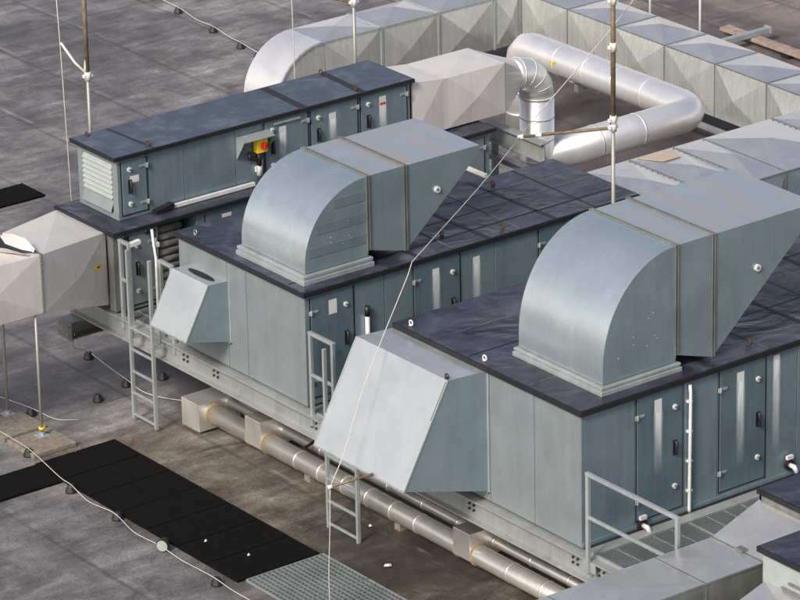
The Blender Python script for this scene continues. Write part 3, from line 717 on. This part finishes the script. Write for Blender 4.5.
# wide duct leaving the end of the middle unit
t = thing('rectangular_duct', (9, 6.7, .3), 'wide low duct with a painted tan sunlit patch on its rumpled sheet top', 'duct', 'sheet metal ducts')
ZB, ZT = .35, 1.235; ya, yb = 5.80, 7.62
b = B(); xx = [5.72, 6.35, 7.15, 7.98, 8.55, 9.9, 11.2, 12.5]
duct_run(b, [S(x, ya, yb, ZB, ZT) for x in xx], .10, 1); b.build('straight_section', ['panel', 'duct_top'], t)
b = B()
for x in xx[1:]: flange(b, S(x, ya, yb, ZB, ZT), 0, 0, .022)
b.mark(); b.bar((5.8, ya, ZT), (12.5, ya, ZT), .02); b.each('flange', 'trim', t)
b = B(); rr = random.Random(5)
for x in xx[1:-1]:
    for k in range(14): yy = ya + .1 + k*.125; b.mark(); b.tube([(x-.05, yy, ZT-.004), (x-.05, yy, ZT+.016)], .009, 6)
b.each('rivet', 'dark', t)
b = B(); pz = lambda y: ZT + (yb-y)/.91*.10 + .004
b.prism([(x, y, pz(y)) for x, y in ((7.26,7.56),(7.88,7.56),(7.72,7.12),(7.40,7.12))], (0, 0, .006)); b.build('sunlit_patch', 'tan', t)  # tan sheet whose colour stands in for a sunlit facet
# duct from the low right-hand unit, running towards the lower left
t = thing('rectangular_duct', (-1, -2.5, .3), 'smooth blue grey duct crossing in front of the low guard rail', 'duct', 'sheet metal ducts')
b = B(); yA, yB = -2.965, -2.03
for (x0_, x1_) in ((-3.6, -2.2), (-2.19, -.59), (-.58, .29)):
    s0, s1 = S(x0_, yA, yB, .32, .80), S(x1_, yA, yB, .32, .80)
    b.xpanel(s0[0], s1[0], s1[3], s0[3], .01, 1); b.xpanel(s0[3], s1[3], s1[2], s0[2], .03, 0); b.xpanel(s0[2], s1[2], s1[1], s0[1], .01, 1); b.add(s0[:2]+s1[:2], [(0,1,3,2)], 1)
b.build('straight_section', ['duct_top', 'trim'], t)
b = B(); s0, s1 = S(.31, yA, yB, .32, .80), S(1.098, -3.35, -1.99, .2, 1.045)
duct_run(b, [s0, s1], .01, 0); b.build('transition', ['duct_top'], t)
b = B(); flange(b, S(.30, yA, yB, .32, .80), 0, 0, .025); flange(b, S(-.585, yA, yB, .32, .80), 0, 0, .018); b.mark(); b.box(.27,.36,-2.62,-2.5,.815,.845)
b.mark(); b.bar((-3.6,yA,.80),(.3,yA,.80),.02); b.each('flange', 'trim', t)
t = thing('rectangular_duct', (-.8, -3.9, .1), 'sloping blue grey duct attached to the end of the cream unit', 'duct', 'sheet metal ducts')
b = B(); duct_run(b, [S(-1.6,-4.4,-3.3,.1,.55), S(-.62,-4.4,-3.3,.1,.58), S(.018,-5.2,-3.3,.1,.78)], .02); b.build('transition', 'duct_top', t)

# duct from the stacked unit: rectangular, then round, down and away; ring seams on the pipes
def rings(b, path, r, every, mi=0):
    P = [Vector(p) for p in path]
    for p, q in zip(P[:-1], P[1:]):
        L = (q-p).length; n = int(L/every)
        for i in range(1, n+1):
            c = p + (q-p)*(i/(n+1)); d = (q-p).normalized()
            b.mark(); b.tube([c - d*.012, c + d*.012], r+.006, 28, mi)
def elbow(c, a, b_, r, n=4):
    """points of a segmented bend round corner c from direction a to direction b_"""
    c, a, b_ = Vector(c), Vector(a), Vector(b_); s = c - a*r; e = c + b_*r; o = s + b_*r; pts = []
    for i in range(n+1):
        q = math.pi/2*i/n; pts.append(o - b_*r*math.cos(q) + a*r*math.sin(q))
    return pts
t = thing('round_duct', (8, 10.8, 0), 'pale duct from the stacked unit that turns round and drops in a fat segmented elbow', 'duct', 'round pipe ducts')
b = B(); ra, rb = S(5.36,10.33,11.20,1.28,2.10), S(5.90,10.31,11.2,1.26,2.04)
duct_run(b, [S(5.345,10.36,11.2,1.30,2.06), ra], .0); duct_run(b, [ra, rb], .03)
duct_run(b, [S(5.98,10.31,11.2,1.26,2.04), S(7.05,10.31,11.2,1.26,2.04)], .05, 0)
duct_run(b, [rb, S(5.98,10.31,11.2,1.26,2.04)], 0); b.build('straight_section', 'duct_w', t)
rad = .262; cy, cz = 10.79, 1.60
b = B(); sq = []
corners = [(10.31,1.26),(11.2,1.26),(11.2,2.04),(10.31,2.04)]
n = 24; circ = []; sqp = []
for i in range(n):
    an = -3*math.pi/4 + 2*math.pi*i/n
    cc, ss = math.cos(an), math.sin(an); k = 1/max(abs(cc), abs(ss))
    sqp.append((7.055, 10.755 + cc*k*.445, 1.65 + ss*k*.39)); circ.append((7.56, cy + cc*rad, cz + ss*rad))
b.add(sqp + circ, [(i, (i+1) % n, n+(i+1) % n, n+i) for i in range(n)]); b.build('square_to_round', 'duct_w', t)
path = [(7.555, cy, cz)] + elbow((8.03, cy, cz), (1,0,0), (0,0,-1), .40, 4)
b = B(); b.tube(path, rad, 28, sm=True)
b.build('elbow', 'pipe', t)
b = B(); b.tube([(8.03, cy, 1.21), (8.03, cy, G)], rad, 28); b.build('drop_pipe', 'pipe', t)
b = B(); rings(b, [(8.03, cy, 1.2), (8.03, cy, -.5)], rad, .42); b.mark(); b.tube([(8.03,cy,1.20),(8.03,cy,1.17)], rad+.012, 28)
for p, q in zip(elbow((8.03, cy, cz), (1,0,0), (0,0,-1), .40, 4), elbow((8.03, cy, cz), (1,0,0), (0,0,-1), .40, 4)[1:]):
    d = (q-p).normalized()*.006; b.mark(); b.tube([p-d, p+d], rad+.006, 28)
b.each('ring_seam', 'duct_w', t)
b = B(); b.box(8.2, 8.27, 10.62, 10.66, 1.66, 1.70); b.build('valve_tag', 'yellow', t)

t = thing('round_pipe', (11.2, 12.5, G), 'long shiny round pipe with a sharp bend around the dark roof bay', 'pipe', 'round pipe ducts')
zp = .18; xr, yr = 11.24, 10.79
b = B(); p1 = [(8.06, yr, zp)] + elbow((xr, yr, zp), (1,0,0), (0,1,0), .42, 4) + elbow((xr, 15.18, zp), (0,1,0), (0,0,-1), .36, 3) + [(xr, 15.18, G)]
b.tube(p1, rad, 32); b.build('pipe_run', 'pipe', t)
b = B(); rings(b, [(8.30, yr, zp), (xr-.42, yr, zp)], rad, .85); rings(b, [(xr, yr+.42, zp), (xr, 14.8, zp)], rad, .85); rings(b, [(xr,15.18,-.2),(xr,15.18,G)], rad, .4)
b.each('ring_seam', 'pipe', t)
b = B()
for y in (13.65,):
    b.mark(); b.box(xr-.10, xr+.10, y-.05, y+.05, zp-.40, zp-.266)
b.each('pipe_stand', 'trim', t)

# lagged pipes along the front of the platform
t = thing('insulated_pipe', (.35, 3, G), 'fat metal clad pipe lying along the front of the platform with box shaped joints', 'pipe', 'metal clad pipes along the platform')
xp, zq, rp = .36, -1.10, .135
b = B(); b.tube([(xp, 8.45, zq), (xp, -4, zq)], rp, 28); b.build('pipe_run', 'clad', t)
b = B(); rings(b, [(xp, 6.9, zq), (xp, 3.2, zq)], rp, .55); rings(b, [(xp, 2.5, zq), (xp, -3, zq)], rp, .75); b.each('ring_seam', 'clad', t)
for (y0_, y1_, z0_, z1_, x0_, x1_) in ((8.40, 8.82, -1.31, -.90, .10, .8), (7.10, 7.46, -1.16, -.76, .215, .95), (2.52, 2.86, -1.16, -.78, .215, .95)):
    b = B(); b.box(x0_, x1_, y0_, y1_, z0_, z1_); bx = b.build('joint_box', 'clad', t, .006)
    b = B(); b.mark(); b.tube([(xp, y0_-.012, zq), (xp, y0_+.002, zq)], rp+.016, 24)
    if y1_ < 8: b.mark(); b.tube([(xp, y1_-.002, zq), (xp, y1_+.012, zq)], rp+.016, 24)
    b.each('seal_ring', 'seal', bx)
b = B()
for y in (6.2, 4.2, .6): b.mark(); b.box(xp-.03, xp+.14, y-.06, y+.06, G, zq-.12)
b.each('pipe_stand', 'concrete', t)
t = thing('insulated_pipe', (.62, 3, G), 'thin metal clad pipe running half hidden beneath the steel beam', 'pipe', 'metal clad pipes along the platform')
b = B(); b.tube([(.64, 8.4, -1.0), (.64, -4, -1.0)], .07, 18); b.build('pipe_run', 'clad', t)
b = B(); rings(b, [(.64, 7, -1.0), (.64, -3.5, -1.0)], .07, .8); b.each('ring_seam', 'clad', t)
b = B(); b.bar((.40, 6.35, -.93), (.9, 6.35, -.80), .03); b.build('hanger', 'feltedge', t)

# ------------------------------------------------------------------ ladders and guard rails
def ladder(y0, y1, z0, z1, zr, label):
    t = thing('access_ladder', (-.3, (y0+y1)/2, z0), label, 'ladder', 'steel ladders up to the platform')
    for y in (y0, y1):
        b = B(); b.bar((-.3, y, z0), (-.3, y, z1), .055, .04); b.build('rail', 'rail', t, .006)
    for k in range(5):
        z = zr + k*.325
        if z > .1: break
        b = B(); b.bar((-.3, y0, z), (-.3, y1, z), .032); b.build('rung', 'rail', t, .004)
    for z in (-.08, ):
        b = B(); b.box(-.30, -.13, y0-.02, y0+.02, z-.04, z); b.box(-.30, -.13, y1-.02, y1+.02, z-.04, z); b.build('wall_bracket', 'rail', t)
    return t
ladder(4.20, 4.85, G, 1.18, -1.29, 'steel ladder whose foot stands beside the ground grating below the big hood')
ladder(8.86, 9.40, -1.30, 1.20, -1.24, 'steel ladder standing free between the small hood and the flared duct')
def guard(y0, y1, z1, label, mid=.55, x=-.06):
    t = thing('guard_rail', (x, (y0+y1)/2, 0), label, 'guard rail', 'steel guard rails at the platform edge')
    for y in (y0, y1):
        b = B(); b.bar((x, y, -.18), (x, y, z1), .05); b.build('post', 'rail', t, .006)
    b = B(); b.bar((x, y0-.03, z1+.018), (x, y1+.03, z1+.018), .055, .045); b.build('top_rail', 'rail', t, .006)
    b = B(); b.bar((x, y0, mid), (x, y1, mid), .04); b.build('mid_rail', 'rail', t, .006)
    return t
gt = guard(-1.95, -.30, 1.13, 'wide low guard rail across the walkway end, partly behind the blue grey duct', .58, -.15)
b = B(); b.box(-.135, -.128, -.42, -.18, -.16, -.02); b.build('fixing_plate', 'rail', gt)
guard(4.99, 5.48, 1.12, 'narrow guard rail closing the gap between the middle unit and the near ladder')
g1 = guard(9.72, 9.93, 1.10, 'very narrow guard rail in front of the small door below the louvred unit')
b = B(); b.bar((-.06, 9.72, 1.11), (.12, 9.72, 1.13), .07, .05); b.build('fixing_plate', 'white', g1)
g2 = guard(8.68, 8.95, 1.09, 'narrow guard rail with a bent white tube, beside the small hood')
b = B(); b.tube([(-.09, 9.08, 1.54), (-.09, 9.05, 1.35), (-.10, 8.99, 1.15), (-.10, 8.99, -.1)], .020, 8); b.build('bent_tube', 'white', g2)
b = B(); b.box(-.08, .0, 9.04, 9.10, 1.28, 1.34); b.build('fixing_plate', 'white', g2)
# frame ends seen between the stacked unit's duct and the pipes
t = thing('support_frame', (7.2, 10.6, 0), 'blue grey steel beam frame under the drop of the fat round duct', 'support frame')
b = B(); ibeam_y(b, 7.22, 9.6, 10.9, .93, .28, .17); b.build('upper_beam', 'beam', t, .004)
b = B(); b.box(7.16, 7.22, 9.6, 11.1, .36, .46); b.box(7.10, 7.23, 9.6, 11.1, .46, .475); b.build('lower_rail', 'trim', t, .004)
b = B(); b.box(7.16, 7.22, 9.6, 11.1, .10, .14); b.build('toe_rail', 'trim', t, .004)
b = B()
for y in (9.65, 10.85): b.mark(); b.box(7.23, 7.31, y-.04, y+.04, 0, .65)
b.each('post', 'beam', t, .004)

# ------------------------------------------------------------------ rubber mats, ground gratings
gm = 'black rubber mats laid as a path'
def rmat(x0, x1, y0, y1, label):
    b = B(); b.box(x0+.010, x1-.010, y0+.010, y1-.010, G+.001, G+.04)
    tag(b.build('rubber_mat', 'rubber', None, .008), label, 'mat', gm)
ords = ['far end', 'second row from the far end', 'third row from the far end', 'middle row', 'third row from the grating', 'second row from the grating', 'row touching the grating']
for i in range(7):
    y1 = 9.0 - i*.683
    for k, side in enumerate(('right hand column, pipe side', 'left hand column, cable side')):
        rmat(-.90-k*.66-.66, -.90-k*.66, y1-.683, y1, 'black rubber mat, %s, %s' % (ords[i], side))
for i, w in enumerate(('touching the main mat path', 'in the middle of the side strip', 'standing farther from the black mats')):
    rmat(-2.22-(i+1)*.68, -2.22-i*.68, 8.27, 8.97, 'black rubber mat of the side strip, ' + w)
for i, w in enumerate(('right hand one', 'middle one', 'cut by the left frame edge')):
    rmat(3.62-(i+1)*.72, 3.62-i*.72, 17.72, 18.42, 'black mat on the far roof by the thin cable, ' + w)
gg = 'gratings lying on the roof'
grating('ground_grating', -2.1, -.89, 3.22, 4.18, G+.04, 'square mesh steel grating lying against the end of the black mats', gg, .072, .072)
grating('ground_grating', -2.1, -.89, 2.2, 3.19, G+.04, 'square mesh steel grating at the bottom frame edge, second from the mats', gg, .072, .072)

# ------------------------------------------------------------------ pads and rods under the left duct
def pad(x, y, label):
    b = B(); b.box(x-.35, x+.35, y-.34, y+.34, G, G+.07)
    tag(b.build('ballast_slab', 'concrete', None, .01), label, 'slab', 'slabs under the duct legs')
pad(-1.76, 9.52, 'concrete slab with the yellow banded duct leg, nearer the black mats'); pad(-1.76, 10.27, 'concrete slab under the duct leg standing farther from the black mats')
def leg(x, y, z, label, band):
    t = thing('duct_leg', (x, y, G+.07), label, 'duct leg', 'threaded legs holding the duct')
    b = B(); b.tube([(x, y, G+.07), (x, y, z)], .022, 8); b.build('rod', 'rod', t)
    b = B(); b.box(x-.08, x+.08, y-.08, y+.08, G+.07, G+.085); b.tube([(x,y,G+.085),(x,y,G+.13)], .04, 6, sm=False); b.build('foot_plate', 'rail', t)
    if band:
        b = B(); b.tube([(x, y, G+.17), (x, y, G+.20)], .045, 8); b.build('warning_band', 'yellow', t)
leg(-1.66, 9.66, .54, 'thin steel duct leg with a small yellow band at its foot', True)
leg(-1.62, 10.60, .54, 'thin plain steel duct leg standing farther from the black mats', False)

# ------------------------------------------------------------------ lightning protection: cables, cone supports, poles
gc = 'black cone blocks holding the earthing cable'
def cone_mesh():
    b = B(); b.tube([(0,0,0),(0,0,.02),(0,0,.092),(0,0,.105)], [.080,.080,.052,.042], 14, 0, False); return b
cone0 = None
def cone(x, y, label):
    global cone0
    if cone0 is None:
        cone0 = cone_mesh().build('cable_block', 'black', None, 0, (0, 0, 0)); o = cone0; o.location = (x, y, G)
    else:
        o = cone0.copy(); COL.objects.link(o); o.location = (x, y, G)
    tag(o, label, 'cable block', gc)
for x, y, l in ((-2.09, 9.33, 'between the two concrete slabs and the mats'), (-2.30, 7.96, 'at the inner corner of the mat path'), (-2.31, 6.83, 'beside the mats, just before the tipped white one'),
                (-2.44, 4.36, 'beside the mats near the ground grating'), (.45, 11.7, 'standing below the end of the steel bearer'), (.30, 10.5, 'left of the far ladder foot, partly behind its rail'),
                (.84, 10.38, 'just right of the far ladder, below the beam'), (-.31, 10.31, 'on bare roof between the far ladder and the slabs'), (-1.30, 10.5, 'close behind the yellow banded duct leg'),
                (10.55, 24.1, 'farthest from the bright duct elbow on the far roof'), (10.40, 22.8, 'second farthest from the bright duct elbow on the far roof'), (10.25, 21.75, 'next to the one touching the bright duct elbow'), (10.15, 21.1, 'touching the outline of the bright duct elbow')):
    cone(x, y, 'black cone block ' + l)
b = B(); b.tube([(0,0,0),(.02,.012,0),(.10,.08,.01),(.115,.09,.012)], [.09,.09,.06,.05], 16, 0, False); b.tube([(-.008,-.006,0),(0,0,0)], [.074,.076], 16, 1, False)
o = b.build('cable_block', ['black', 'cream'], None, 0, (0,0,0)); o.location = (-2.42, 5.62, G+.085); tag(o, 'cable block tipped over, showing its round cream underside, beside the mats', 'cable block')
def cable(pts, label, r=.0055, mat='wire', sag=0):
    b = B(); b.tube(pts, r, 6); tag(b.build('earthing_cable', mat), label, 'cable')
def smooth(pts, n=6):
    P = [Vector(p) for p in pts]; P = [2*P[0]-P[1]] + P + [2*P[-1]-P[-2]]; out = []
    for i in range(1, len(P)-2):
        for k in range(n):
            t = k/n; p0,p1,p2,p3 = P[i-1:i+3]
            out.append(.5*((2*p1)+(-p0+p2)*t+(2*p0-5*p1+4*p2-p3)*t*t+(-p0+3*p1-3*p2+p3)*t**3))
    return out + [P[-2]]
zg = G+.108
cable(smooth([(-1.9,11.0,zg-.05),(-2.03,10.16,zg-.03),(-2.09,9.33,zg),(-2.24,8.33,zg-.03),(-2.30,7.95,zg),(-2.38,7.4,zg-.03),(-2.36,6.83,zg),(-2.46,6.2,zg-.025),(-2.45,5.62,zg-.01),(-2.46,5.1,zg-.03),(-2.47,4.4,zg),(-2.47,3.9,zg-.03),(-2.45,3.0,zg-.025)]), 'white earthing cable running beside the black mats to the bottom edge')
cable(smooth([(-1.33,11.3,G+.03),(-1.30,10.5,zg),(-1.15,10.1,G+.03),(-.9,9.9,G+.02)]), 'short white cable end beside the duct leg slabs')
cable(smooth([(-.30,10.85,-.5),(-.05,11.3,-.9),(.45,11.7,zg),(.40,11.14,zg-.025),(.30,10.5,zg),(.35,9.9,G+.04),(.9,9.0,G+.03)]), 'grey white cable dropping from the steel bearer end to the roof', .007)
cable(smooth([(10.8,26.5,zg),(10.66,25.1,zg-.03),(10.55,24.1,zg),(10.45,23.4,zg-.03),(10.40,22.8,zg),(10.32,22.2,zg-.025),(10.25,21.75,zg),(10.15,21.1,zg),(10.1,20.5,zg-.03)]), 'white cable over the row of cone blocks on the far upper roof', .007)
cable(smooth([(4.95,4.55,5.4),(4.77,4.75,4.78),(3.90,6.02,2.80)], 4), 'pale lightning cable dropping from the top of the picture to the long brown rod', .0065)
cable(smooth([(3.90,6.02,2.78),(2.3,4.9,2.75),(0.033,3.369,2.742)], 4) + smooth([(-0.102,3.279,2.628),(-1.082,2.888,1.594),(-1.552,2.724,0.834),(-1.837,2.669,0.433)], 4), 'pale lightning cable slung across the front of the big sloping hood', .0065)
cable(smooth([(-1.837,2.669,0.418),(-1.857,2.669,-0.167),(-1.877,2.689,-0.767),(-1.887,2.669,-1.280)], 4), 'pale lightning cable hanging from the short brown rod over the ground grating', .006)
t = thing('spacer_rod', (-1.1, 2.76, .36), 'short dark brown spacer rod sticking out below the big sloping hood', 'spacer rod', 'brown spacer rods of the lightning cable')
b = B(); b.tube([(-1.330,2.453,0.538), (-1.837,2.669,0.433)], .018, 8); b.build('rod', 'gold', t)
b = B(); b.tube([(-1.810,2.657,0.439), (-1.864,2.681,0.427)], .028, 8); b.build('clamp', 'white', t)
def pole(x, y, z0, z1, zg_, label, clamps, arm=None, brown=None):
    t = thing('lightning_pole', (x, y, z0), label, 'lightning pole', 'lightning poles')
    b = B(); b.tube([(x, y, z0), (x, y, zg_)], .026, 10); b.build('shaft', 'rod', t)
    if zg_ < z1:
        b = B(); b.tube([(x, y, zg_), (x, y, z1)], .034, 10); b.build('insulator', 'gold', t)
    for z in clamps:
        b = B(); b.tube([(x, y, z-.06), (x, y, z+.06)], .048, 10); b.box(x-.07, x+.07, y-.03, y+.03, z-.02, z+.02); b.build('clamp', 'white', t)
    return t
pl = pole(.62, 11.62, 1.0, 4.6, 2.97, 'lightning pole behind the louvred end of the stacked unit, brown in its upper half', (2.93,))
b = B(); b.tube([(.62,11.62,2.95),(.50,11.75,3.12),(.38,11.9,3.40)], .018, 8); b.build('spacer_arm', 'white', pl)
b = B(); b.tube([(.60,11.64,2.98),(.62,11.62,3.2)], .03, 8); b.build('joint', 'white', pl)
cable([(.34,11.92,4.6),(.38,11.92,3.40),(.45,11.95,1.2),(.46,11.95,.6)], 'thin grey cable hanging beside the pole at the louvred end', .007)
p2 = pole(5.28, 11.62, 1.0, 4.6, 3.05, 'slim plain lightning pole in front of the cross braced duct, behind the stacked unit', (3.03,))
b = B(); b.tube([(5.28,11.62,3.03),(4.9,12.0,3.10)], .02, 8); b.build('spacer_arm', 'gold', p2)
cable([(4.60,12.3,4.6),(4.62,12.25,2.9),(4.60,12.2,1.2),(4.60,12.2,.4)], 'thin pale cable hanging in front of the bright duct elbow', .008)
p3 = pole(4.40, 4.66, .0, 5.6, 3.22, 'tallest lightning pole standing between the middle and nearest units, brown with white clamps', (3.18, 3.28, 4.30, 4.95))
b = B(); b.tube([(4.37,4.69,3.16),(3.93,5.99,2.79)], .022, 8); b.build('spacer_rod', 'gold', p3)
b = B(); b.mark(); b.tube([(4.03,5.70,2.872),(4.0,5.79,2.846)], .032, 8); b.mark(); b.tube([(3.93,5.97,2.795),(3.90,6.05,2.77)], .036, 8); b.each('clamp', 'white', p3)
for (x, y, l) in ((15.0, 16.36, 'short white rod standing behind the far duct, left of the pair'), (15.0, 15.07, 'short white rod standing behind the far duct, nearer the loose plank')):
    b = B(); b.tube([(x, y, G), (x, y, 1.6)], .022, 8); tag(b.build('lightning_rod', 'white'), l, 'rod', 'white rods behind the far duct')

# ------------------------------------------------------------------ loose things
t = thing('roof_batten', (17, 15.5, G), 'long reddish timber batten lying on the far roof behind the duct', 'batten')
b = B(); b.box(17.0, 17.22, 11.5, 16.85, G+.10, G+.16); b.build('plank', 'wood', t, .006)
b = B()
for y in (16.5, 15.2, 13.8, 12.4): b.mark(); b.box(17.04, 17.18, y-.1, y+.1, G, G+.10)
b.each('block', 'feltedge', t)
b = B(); b.box(16.3, 17.45, 16.02, 16.13, G+.165, G+.26); b.box(17.42,17.46,15.99,16.16,G+.163,G+.28)
tag(b.build('steel_bracket', 'rail', None, .004), 'short galvanised steel channel lying across the reddish batten', 'bracket')
rr = random.Random(11)
for (x, y, s, l, c) in ((-.44, 3.39, .05, 'crumpled pale scrap of paper on the brown roof in front of the fat pipe', 'paper scrap'), (.12, 4.5, .03, 'tiny white scrap near the foot of the near ladder', 'paper scrap')):
    b = B(); n = 7; ring = [(x + s*(.7+.6*rr.random())*math.cos(2*math.pi*i/n), y + s*(.7+.6*rr.random())*math.sin(2*math.pi*i/n), G+.006+.03*rr.random()) for i in range(n)]
    b.add(ring + [(x, y, G+.045)], [(i, (i+1) % n, n) for i in range(n)]); tag(b.build('paper_scrap', 'white'), l, c)
for (x, y, l) in ((-1.845, 5.456, 'small white pebble on the black mats, nearer the cable'), (-1.66, 4.75, 'small white pebble on the black mats, nearer the grating')):
    b = B(); b.tube([(x-.02,y,G+.036),(x,y,G+.05),(x+.02,y,G+.04)], [.01,.018,.008], 6); tag(b.build('pebble', 'white'), l, 'pebble')

# ------------------------------------------------------------------ light, world, camera
AZ = Vector((-.86, -.34, 0)).normalized(); EL = math.radians(40)
sd = Vector((AZ.x*math.cos(EL), AZ.y*math.cos(EL), math.sin(EL)))
L = bpy.data.lights.new('sun', 'SUN'); L.energy = 2.3; L.angle = math.radians(12); L.color = (1, .96, .90)
lo = bpy.data.objects.new('sun', L); COL.objects.link(lo); lo.rotation_euler = sd.to_track_quat('Z', 'Y').to_euler()
w = bpy.data.worlds.new('World'); scene.world = w; w.use_nodes = True
nt = w.node_tree; bg = nt.nodes['Background']
sky = nt.nodes.new('ShaderNodeTexSky'); sky.sky_type = 'NISHITA'; sky.sun_disc = False
sky.sun_elevation = EL; sky.sun_rotation = math.atan2(AZ.x, AZ.y); sky.dust_density = 6.0; sky.air_density = .8
# thin bright cloud towards the horizon over the clear sky
tc = nt.nodes.new('ShaderNodeTexCoord'); sp = nt.nodes.new('ShaderNodeSeparateXYZ'); nt.links.new(tc.outputs['Generated'], sp.inputs[0])
mr = nt.nodes.new('ShaderNodeMapRange'); mr.interpolation_type = 'SMOOTHSTEP'
nt.links.new(sp.outputs[2], mr.inputs[0]); mr.inputs[1].default_value = .0; mr.inputs[2].default_value = .42; mr.inputs[3].default_value = .75; mr.inputs[4].default_value = 0
nt.links.new(mixc(nt, mr.outputs[0], sky.outputs[0], (9.5, 8.7, 7.9)), bg.inputs[0]); bg.inputs[1].default_value = .115

f, yaw, pitch, roll = 4290.277, 0.92821105, 0.38182993, 0.02157726
fw = Vector((math.cos(pitch)*math.cos(yaw), math.cos(pitch)*math.sin(yaw), -math.sin(pitch)))
rt0 = Vector((math.sin(yaw), -math.cos(yaw), 0)); dn0 = fw.cross(rt0)
rt = math.cos(roll)*rt0 + math.sin(roll)*dn0; dn = -math.sin(roll)*rt0 + math.cos(roll)*dn0
cam = bpy.data.cameras.new('camera'); co = bpy.data.objects.new('camera', cam); COL.objects.link(co)
R = mathutils.Matrix((rt, -dn, -fw)).transposed().to_4x4()
co.matrix_world = mathutils.Matrix.Translation((-30.12767, -36.653877, 22.354588)) @ R
cam.sensor_width = 36; cam.lens = f/800*36; cam.clip_end = 2000; cam.clip_start = 1
scene.camera = co
scene.view_settings.view_transform = 'Standard'; scene.view_settings.look = 'None'
scene.view_settings.gamma = 1; scene.view_settings.use_curve_mapping = False; scene.view_settings.exposure = .35
scene.render.resolution_x = 1024; scene.render.resolution_y = 768
